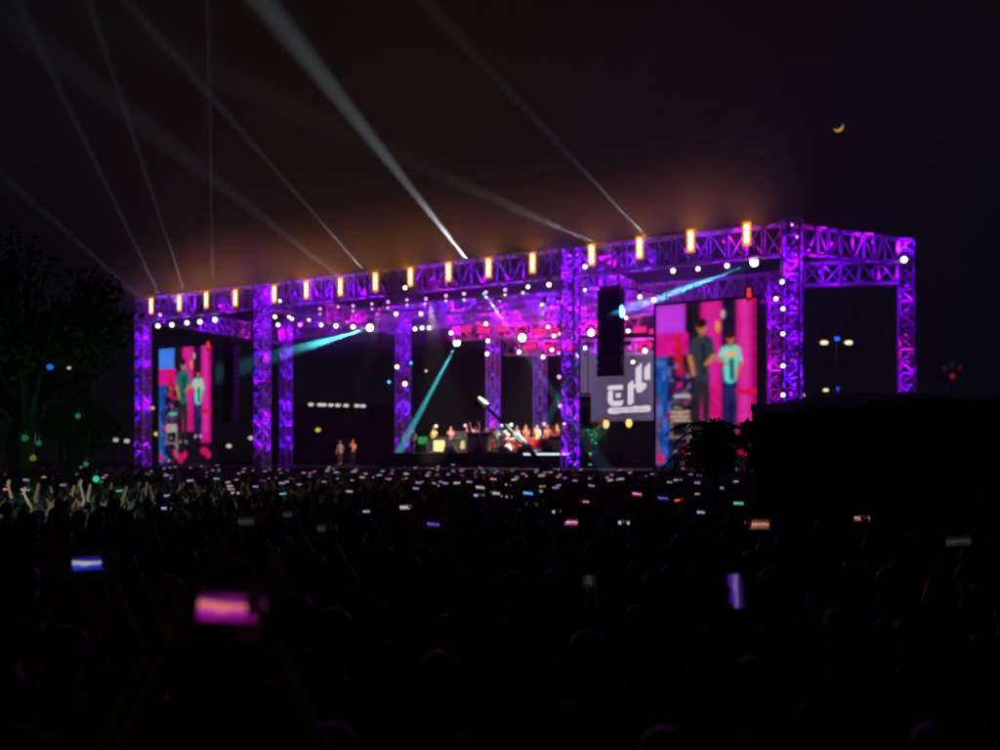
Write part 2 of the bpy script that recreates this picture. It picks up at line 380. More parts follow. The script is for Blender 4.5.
# lighting pipes carrying the rows
def pipe(a, b, label):
    t = thing('lighting_pipe', label, 'pipe', a, 0, 'black pipes carrying lamps'); a = Vector(a); b = Vector(b)
    ob('bar', MB().tube((0, 0, 0), b - a, .045, 8), BLK, t)
    for q in (.15, .5, .85):
        p = (b - a) * q; ob('hanger', MB().tube(p, p + Vector((0, 0, .9)), .02, 5), BLK, t)
pipe(on(150, 320, .8), on(232, 312, .8), 'black pipe under the left bay truss carrying five white lamps')
pipe(on(300, 304, 3), on(535, 281, 3), 'long black pipe behind the middle front truss carrying pink lamps')
pipe(on(405, 323, 12), on(438, 322, 12), 'short black pipe under the rear truss carrying three white lamps')
pipe(on(612, 286, 2.6), on(662, 294, 2.6), 'short black pipe above the black speaker array')
pipe(on(655, 262, 1), on(762, 255, 1), 'black pipe under the right bay truss carrying white lamps')
pipe(on(300, 318, 9), on(440, 308, 9), 'black pipe over the stage left carrying the rear lamp row')

# ------------------------------------------------------------------ beams of light
TEAL = (.08, .75, .95); PALE = (.74, .9, .94)
def sky_head(x0, y0, x1, y1, k, k1, power, ang, label, col=PALE):
    a = on(x0, y0, k); b = on(x1, y1, k1)
    o = copy_tree(protos['d']); o.location = a; d = (b - a).normalized()
    o.rotation_euler = (d).to_track_quat('-Y', 'Z').to_euler(); tag(o, label, 'stage light', 'moving heads throwing pale beams at the sky')
    lamp('SPOT', 'bulb', o, (0, -.2, 0), power * P_BEAM * .8, col, Vector((0, -1, 0)), R(ang * 1.15), 1.0, .05)
SK = [(213,296,208,10,1,1,5000,1.4,'slim moving head throwing a pale beam straight up'),
 (187,298,98,30,1,-1,4500,1.8,'moving head throwing the beam leaning left beside the upright beam'),
 (163,302,60,90,1,-1,3200,2.3,'moving head throwing a faint wide beam to the upper left'),
 (150,306,70,235,1,-1,1500,3.2,'leftmost moving head throwing a low faint beam leftward'),
 (374,282,205,90,1,-2,4500,2.2,'moving head throwing a thin beam above the fifth and sixth amber lights'),
 (352,287,150,130,3,2,1500,5,'moving head throwing a broad faint beam above the left bay'),
 (472,266,270,10,1,-4,9000,5.2,'moving head throwing the brightest wide beam toward the upper left'),
 (655,246,470,50,1,-3,1600,3.2,'moving head throwing a thin faint beam above the right bay'),
 (618,254,430,170,2,-2,900,5,'moving head throwing a low broad faint beam above the logo screen')]
for a in SK: sky_head(*a)
def down_beam(key, x1, y1, k1, power, ang, col=TEAL):
    o = heads[key]; b = on(x1, y1, k1); d = (b - o.location).normalized()
    Mi = o.rotation_euler.to_matrix().inverted()
    lamp('SPOT', 'bulb', o, Mi @ (d * (.15 * o.scale.x * 1.35 + .05)) / o.scale.x, power * P_BEAM, col, Mi @ d, R(ang), .5, .06)
down_beam((457, 343), 399, 452, 7.0, 24000, 4.6)
down_beam((754, 263), 611, 316, 1.6, 10000, 5.0, (.05, .5, 1))
down_beam((370, 328), 290, 352, 6, 3200, 9)
down_beam((591, 333), 545, 425, 8, 6000, 6)
# thin blue beam crossing in front of the roof
hb = copy_tree(protos['a']); hb.location = on(484, 293, 3); tag(hb, 'slim sky blue lamp above the band throwing a short blue beam', 'stage light')
d = (on(520, 345, 1) - hb.location).normalized(); hb.rotation_euler = d.to_track_quat('-Y', 'Z').to_euler()
lamp('SPOT', 'bulb', hb, (0, -.2, 0), 2500 * P_BEAM, (.3, .6, 1), Vector((0, -1, 0)), R(3), .5, .05)

# ------------------------------------------------------------------ pink LED battens
def make_batten():
    t = thing('led_batten', '', 'stage light')
    ob('housing', MB().bbox((0, .07, 0), (1.15, .14, .5), .03), BLK, t)
    ob('glow_panel', MB().bbox((0, -.02, 0), (1.05, .06, .4), .025), em('batten_pink', (1, .02, .28), .9), t)
    return t
bt = make_batten(); n = 0
for row, (y0, y1, xs, k) in enumerate([(331, 331, [466,484,503,521,540,558,598,614,640,656], 8.7), (347, 345, [530,549,566,606,645], 7.7)]):
    for i, x in enumerate(xs):
        o = bt if n == 0 else copy_tree(bt); n += 1
        y = y0 + (y1 - y0) * i / len(xs) + rnd.uniform(-1.5, 1.5)
        p = on(x, y, k); o.location = p; o.rotation_euler = (0, R(rnd.uniform(-3, 3)), STAGE_RZ); o.scale = (rnd.uniform(.8, 1.1), 1, rnd.uniform(.8, 1.15))
        tag(o, 'glowing pink LED batten, %s from left in the %s row over the band' % (nth(i), ['upper', 'lower'][row]), 'stage light', 'pink LED battens over the band')
        lamp('POINT', 'bulb', o, (0, -.5, .1), 26, (1, .03, .35), rad=.3)

# ------------------------------------------------------------------ LED screens
def paint(img, u0, v0, u1, v1, c, soft=.012, skew=0.0):
    H_, W_ = img.shape[:2]
    v, u = np.mgrid[0:H_, 0:W_]; u = u / (W_ - 1); v = v / (H_ - 1); u = u - skew * (v - (v0 + v1) / 2)
    m = np.clip((u - u0) / soft + .5, 0, 1) * np.clip((u1 - u) / soft + .5, 0, 1) * np.clip((v - v0) / (soft * .6) + .5, 0, 1) * np.clip((v1 - v) / (soft * .6) + .5, 0, 1)
    img[:] = img * (1 - m[..., None]) + np.array(c) * m[..., None]
def blob(img, cu, cv, ru, rv, c, p=2.0):
    H_, W_ = img.shape[:2]; v, u = np.mgrid[0:H_, 0:W_]; u = u / (W_ - 1); v = v / (H_ - 1)
    d = np.sqrt(((u - cu) / ru) ** 2 + ((v - cv) / rv) ** 2); m = np.clip((1.15 - d) / .3, 0, 1)[..., None]
    img[:] = img * (1 - m) + np.array(c) * m
def srgb(c): return [((q / 255 + .055) / 1.055) ** 2.4 if q > 10 else q / 255 / 12.92 for q in c]
def feed(blue):
    im = np.zeros((190, 96, 3)); im[:] = srgb((16, 8, 26))
    S = srgb
    tl = S((70, 130, 235)) if blue else S((196, 60, 222))
    paint(im, 0, 0, .30, .175, tl); paint(im, .04, .03, .27, .15, [q * 1.15 for q in tl], .05)
    paint(im, 0, .175, .33, .31, S((222, 12, 150))); paint(im, .20, .19, .27, .42, S((205, 20, 50)), .03, .12)
    paint(im, 0, .31, .12, .97, S((22, 84, 172)), .03); paint(im, .0, .56, .05, .97, S((120, 90, 120)) if not blue else S((70, 90, 140)), .02)
    for i in range(60):
        u = rnd.uniform(.13, .34); v = rnd.uniform(.30, .62); c = rnd.choice([(150, 20, 90), (60, 20, 90), (190, 40, 120), (40, 40, 120), (130, 110, 150)])
        paint(im, u, v, u + rnd.uniform(.015, .05), v + rnd.uniform(.006, .03), S(c), .01)
    paint(im, .19, .545, .35, .565, S((190, 190, 200)) if not blue else S((60, 210, 200)))
    paint(im, .17, .585, .36, .60, S((90, 70, 90))); paint(im, .06, .655, .42, .70, S((215, 20, 130)) if blue else S((120, 14, 80)))
    for v in (.645, .672, .695): paint(im, .15, v, .345, v + .012, S((215, 195, 160)) if not blue else S((150, 230, 200)))
    paint(im, .15, .70, .165, .80, S((170, 150, 140))); paint(im, .335, .70, .355, .93, S((180, 160, 140)))
    paint(im, .14, .795, .35, .81, S((150, 120, 130))); paint(im, .165, .81, .335, .96, S((14, 18, 46)))
    paint(im, .36, 0, .44, 1, S((26, 24, 34))); 
    paint(im, .455, 0, .665, .705, S((214, 18, 132)), .02); paint(im, .49, 0, .63, .5, S((224, 40, 160)), .08)
    paint(im, .80, 0, 1.02, .80, S((212, 16, 138)), .02); paint(im, .84, 0, .93, .72, S((228, 52, 168)), .06); paint(im, .96, 0, 1.02, .8, S((150, 8, 96)), .04)
    paint(im, .665, 0, .80, .8, S((22, 12, 52)), .02)
    def limb(u0, v0, u1, v1, r0, r1, c):
        H_, W_ = im.shape[:2]; v, u = np.mgrid[0:H_, 0:W_]; u = u / (W_ - 1) * .62; v = v / (H_ - 1); a0, a1 = u0 * .62, u1 * .62
        dx, dy = a1 - a0, v1 - v0; t = np.clip(((u - a0) * dx + (v - v0) * dy) / (dx * dx + dy * dy + 1e-9), 0, 1)
        d = np.hypot(u - a0 - t * dx, v - v0 - t * dy); m = np.clip((r0 + (r1 - r0) * t - d) / .006 + .5, 0, 1)[..., None]
        im[:] = im * (1 - m) + np.array(S(c)) * m
    def figure(cx, top, k, shirt, legs, skin_c, hair_c, shoe, arm):
        q = lambda x, y: (cx + x * k * .84 / .62, top + y * k)
        for sg in (-1, 1):
            limb(*q(sg * .022, .30), *q(sg * .03, .46), .026 * k, .021 * k, legs); limb(*q(sg * .03, .46), *q(sg * .032, .60), .021 * k, .014 * k, [c * .85 for c in legs])
            limb(*q(sg * .032, .61), *q(sg * .045, .617), .012 * k, .010 * k, shoe)
        limb(*q(0, .13), *q(0, .29), .050 * k, .040 * k, shirt); limb(*q(-.035, .115), *q(.035, .115), .024 * k, .024 * k, shirt)
        limb(*q(.012, .14), *q(.015, .28), .014 * k, .012 * k, [c * .72 for c in shirt])
        for sg, (ex, ey, wx, wy) in zip((-1, 1), arm):
            limb(*q(sg * .05, .115), *q(ex, ey), .019 * k, .015 * k, shirt); limb(*q(ex, ey), *q(wx, wy), .013 * k, .010 * k, skin_c)
        limb(*q(0, .085), *q(0, .075), .014 * k, .014 * k, [c * .7 for c in skin_c]); limb(*q(0, .04), *q(.003, .055), .027 * k, .022 * k, skin_c)
        limb(*q(-.006, .022), *q(.006, .022), .026 * k, .024 * k, hair_c); limb(*q(-.012, .05), *q(-.010, .058), .004, .004, [c * .5 for c in skin_c]); limb(*q(.01, .066), *q(.016, .066), .003, .003, (90, 30, 30))
    figure(.465, .10, 1.13, (50, 62, 74) if not blue else (26, 110, 108), (46, 44, 52), (206, 132, 84), (22, 14, 14), (130, 126, 132), ((-.075, .20, -.052, .29), (.078, .20, .03, .24)))
    blob(im, .625, .15, .022, .035, S((232, 160, 20))); blob(im, .675, .08, .02, .026, S((210, 180, 190)))
    figure(.748, .185, .92, (104, 226, 214), (38, 42, 108), (210, 120, 74), (48, 14, 18), (200, 190, 200), ((-.085, .17, -.03, .21), (.075, .20, .05, .28)))
    limb(.72, .315, .78, .315, .022, .022, (226, 196, 150)); limb(.755, .36, .765, .46, .012, .012, (30, 70, 96))
    for i in range(40):
        u = rnd.uniform(.0, .13); v = rnd.uniform(.31, .95); paint(im, u, v, u + rnd.uniform(.01, .04), v + rnd.uniform(.02, .08), S(rnd.choice([(30, 110, 200), (20, 60, 140), (90, 120, 210), (16, 40, 110)])), .03)
    for i in range(26):
        u = rnd.uniform(.12, .36); v = rnd.uniform(.6, .97); paint(im, u, v, u + rnd.uniform(.01, .05), v + rnd.uniform(.004, .02), S(rnd.choice([(200, 180, 160), (30, 24, 60), (150, 30, 100), (90, 90, 130)])), .02)
    paint(im, .80, .525, 1.0, .555, S((226, 14, 66)), .012)
    for (cu, cv, ru, rv) in ((.42, .93, .06, .04), (.50, .90, .04, .03), (.86, .87, .07, .03), (.30, .88, .03, .03), (.05, .93, .04, .03), (.93, .90, .05, .03)):
        blob(im, cu, cv, ru, rv, S((224, 14, 112)))
    im += np.random.RandomState(4).normal(0, .012, im.shape[:2])[..., None]
    im = np.clip(im, .0008, 1) ** 1.06
    for _ in range(3):
        q = np.pad(im, ((1, 1), (1, 1), (0, 0)), 'edge'); im = (q[:-2, 1:-1] + q[2:, 1:-1] + q[1:-1, :-2] + q[1:-1, 2:] + 2 * q[1:-1, 1:-1]) / 6
    return np.clip(im, 0.001, 1)
def screen(name_lab, pl, pr, img, st, frame=.12, hang=True, cat='video screen'):
    """pl lower left, pr upper right (world)"""
    d = Vector((pr.x - pl.x, pr.y - pl.y, 0)); w = d.length; h = pr.z - pl.z; rz = math.atan2(d.y, d.x)
    t = thing('led_screen', name_lab, cat, pl, rz)
    H_, W_ = img.shape[:2]; m = MB()
    for j in range(H_):
        for i in range(W_): m.v.append((w * i / (W_ - 1), -.012, h * (1 - j / (H_ - 1))))
    for j in range(H_ - 1):
        for i in range(W_ - 1): a = j * W_ + i; m.f.append((a, a + W_, a + W_ + 1, a + 1))
    me = m.mesh('led_surface'); at_ = me.color_attributes.new('led', 'FLOAT_COLOR', 'POINT')
    arr = np.ones((H_ * W_, 4)); arr[:, :3] = img.reshape(-1, 3); at_.data.foreach_set('color', arr.ravel().astype('f'))
    me.materials.append(em_attr('led_' + cat, st)); link('led_surface', me, t)
    ob('cabinet', MB().box((w / 2, .17, h / 2), (w, .34, h)), BLK, t)
    fr = MB()
    for (c, s) in (((w/2, 0, -frame/2), (w + 2*frame, .1, frame)), ((w/2, 0, h + frame/2), (w + 2*frame, .1, frame)), ((-frame/2, 0, h/2), (frame, .1, h)), ((w + frame/2, 0, h/2), (frame, .1, h))): fr.box(c, s)
    ob('frame', fr, BLK, t)
    if hang:
        for q in (.1, .9): ob('hanging_cable', MB().tube((w * q, .15, h), (w * q, .15, 12.4 - pl.z), .02, 5), BLK, t)
    return t
K = 2.0
a = on(159, 462, K); b = on(212, 346, K)
screen('tall video screen at the far left with a blue sky corner and pink curtains', V(a, 1.9), V(b, on(185, 347, K).z), feed(True), 1.0)
a = on(656, 462, K); b = on(757, 298, K)
screen('tall video screen at the right showing a singer in turquoise and pink curtains', V(a, 1.9), V(b, on(705, 302, K).z), feed(False), 1.0)
# grey logo screen
im = np.zeros((120, 150, 3)); im[:] = srgb((100, 88, 122))
yy, xx = np.mgrid[0:120, 0:150]
im *= (1 + .18 * np.sin(xx * .05 + 1)[..., None] * np.array([1, .8, 1])); im *= (1 - .15 * (yy / 120)[..., None])
a = on(577, 421, 12.5); b = on(660, 345, 12.5)
logo = screen('grey violet video screen with white script logo in the rear middle', V(a, on(618, 421, 12.5).z), V(b, on(618, 346, 12.5).z), im, .85, frame=.08)
Lw = (b.xy - a.xy).length; Lz = on(618, 421, 12.5).z
def lpt(px, py):
    q = on(px, py, 12.5); return ((q.xy - a.xy).length, CAMZ + (HZ - py) / F * on(618, 400, 12.5).y - Lz)
def zpx(X, Y): return lpt(600 + X / 11.53, 355 + Y / 11.53)
LG = em('logo_white', srgb((222, 212, 226)), 1.0)
def glyph(pts, w_=None, name='logo_stroke'):
    """flat polygon lettering lying just proud of the screen"""
    q = [zpx(*p) for p in pts]; m = MB(); n = len(q)
    m.add([(x, -.03, z) for x, z in q] + [(x, -.016, z) for x, z in q], [tuple(range(n)), tuple(range(2 * n - 1, n - 1, -1))] + [(i, n + i, n + (i + 1) % n, (i + 1) % n) for i in range(n)])
    return ob(name, m, LG, logo)
glyph([(88,365),(110,348),(265,348),(265,400),(105,402),(88,392)])
glyph([(92,430),(115,408),(150,410),(150,515),(165,530),(275,525),(255,580),(225,590),(135,588),(92,540)])
glyph([(180,440),(240,440),(242,490),(185,492)])
glyph([(322,345),(372,300),(388,310),(388,550),(350,580),(322,578)])
glyph([(388,345),(412,345),(412,165),(478,105),(482,110),(482,335),(520,330),(540,350),(530,390),(475,440),(425,440),(412,380),(388,390)])
glyph([(512,165),(572,105),(580,110),(580,298),(512,298)])
glyph([(90,630),(110,608),(370,604),(400,590),(450,600),(545,588),(585,600),(585,645),(560,662),(240,668),(180,680),(110,672),(90,655)])
tick = MB()
for i in range(26):
    X = 150 + i * 15.5; x, z = zpx(X, 636); x2, z2 = zpx(X + 6, 636); hh = rnd.uniform(.05, .13)
    tick.box(((x + x2) / 2, -.032, z), (.05, .004, hh))
ob('small_print', tick, em('print_grey', srgb((120, 108, 136)), 1.0), logo, kind='stuff')
dots = MB()
for i in range(9):
    x, z = zpx(575, 330 + i * 28); dots.box((x, -.02, z), (.05, .01, .05))
ob('dot_column', dots, em('dot_grey', srgb((140, 125, 150)), 1), logo, kind='stuff')

# ------------------------------------------------------------------ speaker arrays
def line_array(top, n, w, h, d, rz, label, curve=1.5, yaw=0):
    t = thing('line_array', label, 'speaker array', top, rz + yaw)
    ob('bumper', MB().box((0, 0, .12), (w * .9, d * .8, .1)), BLK, t)
    for sx in (-1, 1): ob('hanging_cable', MB().tube((sx * w * .3, 0, .1), (sx * w * .3, 0, 12.6 - top.z if top.z < 12 else .8), .025, 5), BLK, t)
    y = 0; z = 0; ang = 0
    for i in range(n):
        c = ob('speaker_cabinet', MB().bbox((0, 0, -h / 2), (w, d, h * .94), .03), BOXB, t); c.location = (0, y, z); c.rotation_euler = (R(ang), 0, 0)
        gq = MB(); gq.box((0, -d / 2 - .012, -h / 2), (w * .92, .03, h * .78)); ob('grille', gq, GRILL, c)
        z -= h * math.cos(R(ang)); y += -h * math.sin(R(-ang)) * -1; ang += curve * (.3 + i / n)
    return t
pt_ = on(611, 290, 1.6); line_array(pt_, 12, 1.38, .40, .7, STAGE_RZ, 'long black hanging speaker array between logo screen and right screen', .5)
pt_ = on(584, 396, 6); line_array(pt_, 7, .8, .29, .6, STAGE_RZ, 'small jagged black speaker array in front of the logo screen left edge', 5, R(30))
pt_ = on(232, 345, 3); line_array(pt_, 14, 1.0, .40, .7, STAGE_RZ, 'long black hanging speaker array right of the left video screen', .5)

# red lamps above the outer corner of each side screen
for (x, y, lab) in ((208, 345, 'small red beacon above the right corner of the left video screen'), (749, 293, 'small red beacon above the right corner of the right video screen')):
    p = on(x, y, 1.7); t = thing('beacon', lab, 'beacon', p, 0, 'red beacons over the video screens')
    ob('dome', MB().tube((0, 0, -.25), (0, 0, .25), .13, 10, .09), em('beacon_red', (1, .03, .015), 1.0), t); ob('base', MB().tube((0, 0, -.33), (0, 0, -.26), .16, 10), BLK, t)
    ob('bracket', MB().tube((0, 0, -.33), (0, .3, -.4), .03, 5), BLK, t)

# ------------------------------------------------------------------ stage platform
DZ = 1.9
st = thing('stage_platform', 'dark raised stage platform running under the whole purple truss roof', 'stage', SP(-.6, 0, 0), STAGE_RZ)
LW = 46.3
ob('skirt', MB().box((LW / 2, 8, DZ / 2 - .05), (LW, 16.6, DZ - .1)), DRAPE, st)
for i in range(12):
    for j in range(4):
        ob('deck_panel', MB().bbox((LW / 12 * (i + .5), -.4 + 4.2 * (j + .5), DZ - .04), (LW / 12 - .02, 4.18, .08), .01), DECK, st)
rs = thing('band_riser', 'black band riser standing in the middle of the stage', 'riser', on(485, 450, 7) * Vector((1, 1, 0)).to_track_quat('X').to_matrix().to_3x3().determinant() if False else V(on(485, 450, 7), DZ), STAGE_RZ)
ob('deck', MB().bbox((0, 2.5, .95), (15.5, 6, .1), .02), DECK, rs); ob('fascia', MB().box((0, 2.5, .45), (15.4, 5.9, .9)), BLK, rs)
for i in range(3): ob('step', MB().bbox((-8.2, 1 + i * 0, .3 * (i + .5)), (1.2 - i * .3, 1.4, .3), .01), DECK, rs)
RZ = DZ + 1.0
le = thing('light_strip', 'bright pale strip light along the front edge of the band riser', 'strip light', V(on(547, 455, 6.4), RZ - .12), STAGE_RZ)
ob('tube', MB().tube((-1.6, -.1, 0), (1.6, -.1, 0), .06, 8), em('strip_white', (.75, 1, .95), 1.1), le); ob('housing', MB().box((0, 0, 0), (3.3, .12, .16)), BLK, le)

# ------------------------------------------------------------------ people
def skin_mesh(nodes, edges, name, m, sub=1, root=0):
    me = bpy.data.meshes.new(name); me.from_pydata([n[0] for n in nodes], edges, []); me.update()
    o = bpy.data.objects.new(name, me); COL.objects.link(o)
    md = o.modifiers.new('skin', 'SKIN'); md.use_smooth_shade = True; md.branch_smoothing = .4
    for i, n in enumerate(nodes):
        r = n[1]; sv = me.skin_vertices[0].data[i]; sv.radius = r if isinstance(r, tuple) else (r, r); sv.use_root = (i == root)
    if sub: s = o.modifiers.new('sub', 'SUBSURF'); s.levels = sub; s.render_levels = sub
    dg = bpy.context.evaluated_depsgraph_get(); res = bpy.data.meshes.new_from_object(o.evaluated_get(dg))
    res.name = name; res.materials.clear(); res.materials.append(m)
    res.polygons.foreach_set('use_smooth', [True] * len(res.polygons))
    bpy.data.objects.remove(o); bpy.data.meshes.remove(me); return res
# poses: side -> (elbow, wrist, hand direction); y is the way the person looks
POSE = {
 'relaxed': {-1: ((-.27, -.03, 1.14), (-.28, .1, .92), (0, .25, -1)), 1: ((.27, -.03, 1.14), (.26, .08, .90), (0, .25, -1))},
 'phone_two_hands_high': {-1: ((-.27, .16, 1.62), (-.12, .30, 1.93), (.18, .2, 1)), 1: ((.27, .16, 1.62), (.12, .30, 1.93), (-.18, .2, 1))},
 'phone_two_hands': {-1: ((-.27, .18, 1.42), (-.12, .33, 1.72), (.15, .25, 1)), 1: ((.27, .18, 1.42), (.12, .33, 1.72), (-.15, .25, 1))},
 'phone_one_hand': {-1: ((-.27, -.02, 1.14), (-.24, .14, .95), (0, .4, -1)), 1: ((.28, .14, 1.55), (.10, .30, 1.84), (-.25, .2, 1))},
 'both_arms_up': {-1: ((-.33, .06, 1.66), (-.30, .12, 1.94), (0, .1, 1)), 1: ((.33, .08, 1.62), (.40, .10, 1.90), (.15, .1, 1))},
 'one_arm_up': {-1: ((-.27, 0, 1.14), (-.2, .2, 1.0), (.3, .9, -.2)), 1: ((.30, .06, 1.66), (.22, .08, 1.95), (-.1, .1, 1))},
 'clapping': {-1: ((-.27, .12, 1.17), (-.08, .34, 1.36), (.25, .5, .8)), 1: ((.27, .12, 1.17), (.08, .34, 1.36), (-.25, .5, .8))},
 'microphone': {-1: ((-.3, .05, 1.16), (-.34, .24, 1.05), (-.1, 1, 0)), 1: ((.28, .1, 1.2), (.08, .2, 1.46), (-.3, .1, .6))},
 'guitar': {-1: ((-.3, .05, 1.16), (-.36, .28, 1.16), (-.1, 1, .2)), 1: ((.27, -.02, 1.16), (.06, .2, 1.02), (-.8, .3, 0))},
 'drumming': {-1: ((-.3, .12, 1.22), (-.22, .34, 1.3), (.1, 1, .2)), 1: ((.3, .12, 1.22), (.24, .36, 1.38), (-.1, 1, .4))},
}
def body_graph(pose, fingers=True, seated=False):
    n = [((0, 0, .95), (.145, .105)), ((0, -.005, 1.12), (.125, .095)), ((0, 0, 1.32), (.15, .11)), ((0, -.01, 1.46), (.075, .07)), ((0, .0, 1.53), (.055, .055)),
         ((0, .02, 1.60), (.07, .085)), ((0, .012, 1.68), (.082, .1)), ((0, .0, 1.745), (.06, .07))]
    e = [(0, 1), (1, 2), (2, 3), (3, 4), (4, 5), (5, 6), (6, 7)]
    if fingers:
        n.append(((0, .118, 1.625), (.012, .012))); e.append((5, len(n) - 1))                     # nose
    for s in (-1, 1):
        el, wr, hd = [Vector(q) for q in POSE[pose][s]]; hd.normalize()
        i = len(n); n += [((s * .165, -.01, 1.42), .062), (tuple(el), .042), (tuple(wr), .027), (tuple(wr + hd * .06), (.036, .02))]
        e += [(2, i), (i, i + 1), (i + 1, i + 2), (i + 2, i + 3)]
        if fingers:
            side = hd.cross(Vector((0, 1, 0))); side = side.normalized() if side.length > .1 else Vector((1, 0, 0))
            fwd = side.cross(hd); pm = wr + hd * .06; toc = 1 if (side.x * s < 0) else -1
            for q, (off, ln) in enumerate(((-.03, .062), (-.011, .078), (.01, .073), (.028, .055))):
                j = len(n); b0 = pm + side * off + hd * .035; b1 = b0 + hd * ln * .55 + fwd * .008; b2 = b1 + hd * ln * .4 + Vector((0, .03, 0))
                n += [(tuple(b0), .0105), (tuple(b1), .0095), (tuple(b2), .008)]; e += [(i + 3, j), (j, j + 1), (j + 1, j + 2)]
            j = len(n); b0 = wr + hd * .03 + side * toc * .04; b1 = b0 + hd * .03 + side * toc * .022
            n += [(tuple(b0), .013), (tuple(b1), .011)]; e += [(i + 3, j), (j, j + 1)]
        i = len(n)
        if seated: n += [((s * .1, .05, .90), .09), ((s * .17, .45, .92), .062), ((s * .18, .46, .52), .042), ((s * .18, .60, .47), (.045, .035))]
        else: n += [((s * .085, 0, .86), .092), ((s * .10, .02, .50), .06), ((s * .105, -.02, .10), .043), ((s * .12, .12, .04), (.045, .035))]
        e += [(0, i), (i, i + 1), (i + 1, i + 2), (i + 2, i + 3)]
    return n, e
def shirt_graph(pose):
    n = [((0, 0, .93), (.158, .12)), ((0, -.005, 1.12), (.145, .112)), ((0, 0, 1.32), (.166, .126)), ((0, -.01, 1.47), (.085, .08))]; e = [(0, 1), (1, 2), (2, 3)]
    for s in (-1, 1):
        el = Vector(POSE[pose][s][0]); sh = Vector((s * .165, -.01, 1.42)); i = len(n)
        n += [(tuple(sh), .078), (tuple(sh.lerp(el, .75)), .06)]; e += [(2, i), (i, i + 1)]
    return n, e
def trouser_graph(seated=False):
    n = [((0, 0, .96), (.15, .112))]; e = []
    for s in (-1, 1):
        i = len(n)
        n += [((s * .1, .05, .90), .1), ((s * .17, .45, .92), .075), ((s * .18, .46, .58), .062)] if seated else [((s * .085, 0, .84), .104), ((s * .10, .02, .50), .074), ((s * .105, -.015, .13), .06)]
        e += [(0, i), (i, i + 1), (i + 1, i + 2)]
    return n, e
def hair_mesh(style):
    m = MB(); m.ball((0, -.012, 1.705), .108, 14, 10, (.93, 1.08, 1.0))
    out = []
    for v in m.v:
        v = Vector(v); nz = noise.noise(v * 22) * .008
        c = Vector((0, -.012, 1.705)); d = v - c
        if d.y > .03 and d.z < .035: v = c + d * .72                       # off the face
        elif style == 'long' and d.z < -.02: v.z = 1.705 + d.z * (3.4 if d.y < 0 else 1); v.y -= .015
        elif d.z < -.05: v.z = c.z - .05 + (d.z + .05) * .3
        v += d.normalized() * nz; out.append(tuple(v))
    m.v = out; return m.mesh('hair', HAIR, True)
def cap_mesh():
    m = MB(); m.ball((0, -.005, 1.715), .112, 14, 8, (.93, 1.07, .85)); m.v = [(x, y, max(z, 1.70)) for x, y, z in m.v]
    m.bbox((0, .15, 1.708), (.15, .12, .014), .005); return m.mesh('cap', JEANS, True)
HM = {'short': hair_mesh('short'), 'long': hair_mesh('long')}; CAPM = cap_mesh()
BODY = {}; SHM = {}; TRM = {False: None, True: None}
def eyes_mesh():
    m = MB()
    for s in (-1, 1): m.ball((s * .032, .103, 1.655), .012, 6, 4)
    return m.mesh('eyes', mat('eye_white', (.7, .68, .65), .2), True)
EYES = eyes_mesh()
def person(pose, hair='short', cap=False, seated=False):
    k = (pose, seated)
    if k not in BODY: BODY[k] = skin_mesh(*body_graph(pose, True, seated), 'body', SKIN, 1)
    if pose not in SHM: SHM[pose] = skin_mesh(*shirt_graph(pose), 'shirt', SHIRT, 1)
    if TRM[seated] is None: TRM[seated] = skin_mesh(*trouser_graph(seated), 'trousers', JEANS, 1)
    o = link('person', BODY[k]); link('shirt', SHM[pose], o); link('trousers', TRM[seated], o); link('hair', HM[hair], o)
    if cap: link('cap', CAPM, o)
    return o

PHONE_OFF = {'phone_two_hands_high': Vector((0, .335, 2.03)), 'phone_two_hands': Vector((0, .385, 1.82)), 'phone_one_hand': Vector((.055, .345, 1.95))}
# phones ---------------------------------------------------------------
def phone_screen_mat(name, base, line, st):
    m = bpy.data.materials.new(name); m.use_nodes = True; nt = m.node_tree; nt.nodes.clear()
    e = nt.nodes.new('ShaderNodeEmission'); o = nt.nodes.new('ShaderNodeOutputMaterial'); tc = nt.nodes.new('ShaderNodeTexCoord'); mp = nt.nodes.new('ShaderNodeMapping')
    mp.inputs['Scale'].default_value = (14, 1, 60); n = nt.nodes.new('ShaderNodeTexNoise'); n.inputs['Scale'].default_value = 1; n.inputs['Detail'].default_value = 3
    sx = nt.nodes.new('ShaderNodeSeparateXYZ'); a = nt.nodes.new('ShaderNodeMath'); a.operation = 'MULTIPLY_ADD'; a.inputs[1].default_value = 13.0; a.inputs[2].default_value = .22
    ad = nt.nodes.new('ShaderNodeMath'); ad.operation = 'MULTIPLY_ADD'; ad.inputs[1].default_value = .55
    cr = nt.nodes.new('ShaderNodeValToRGB'); el = cr.color_ramp.elements
    el[0].position = 0.0; el[0].color = (*[q * .06 for q in base], 1); el[1].position = .40; el[1].color = (*base, 1)
    for p, c in ((.52, line), (.60, [q * .5 for q in base]), (.9, (.004, .003, .006))): k = el.new(p); k.color = (*c, 1)
    nt.links.new(tc.outputs['Object'], mp.inputs[0]); nt.links.new(mp.outputs[0], n.inputs['Vector']); nt.links.new(tc.outputs['Object'], sx.inputs[0])
    nt.links.new(sx.outputs['Z'], a.inputs[0]); nt.links.new(n.outputs[0], ad.inputs[0]); nt.links.new(a.outputs[0], ad.inputs[2]); nt.links.new(ad.outputs[0], cr.inputs[0])
    nt.links.new(cr.outputs[0], e.inputs[0]); e.inputs[1].default_value = st; nt.links.new(e.outputs[0], o.inputs[0]); m.cycles.emission_sampling = 'NONE'; return m
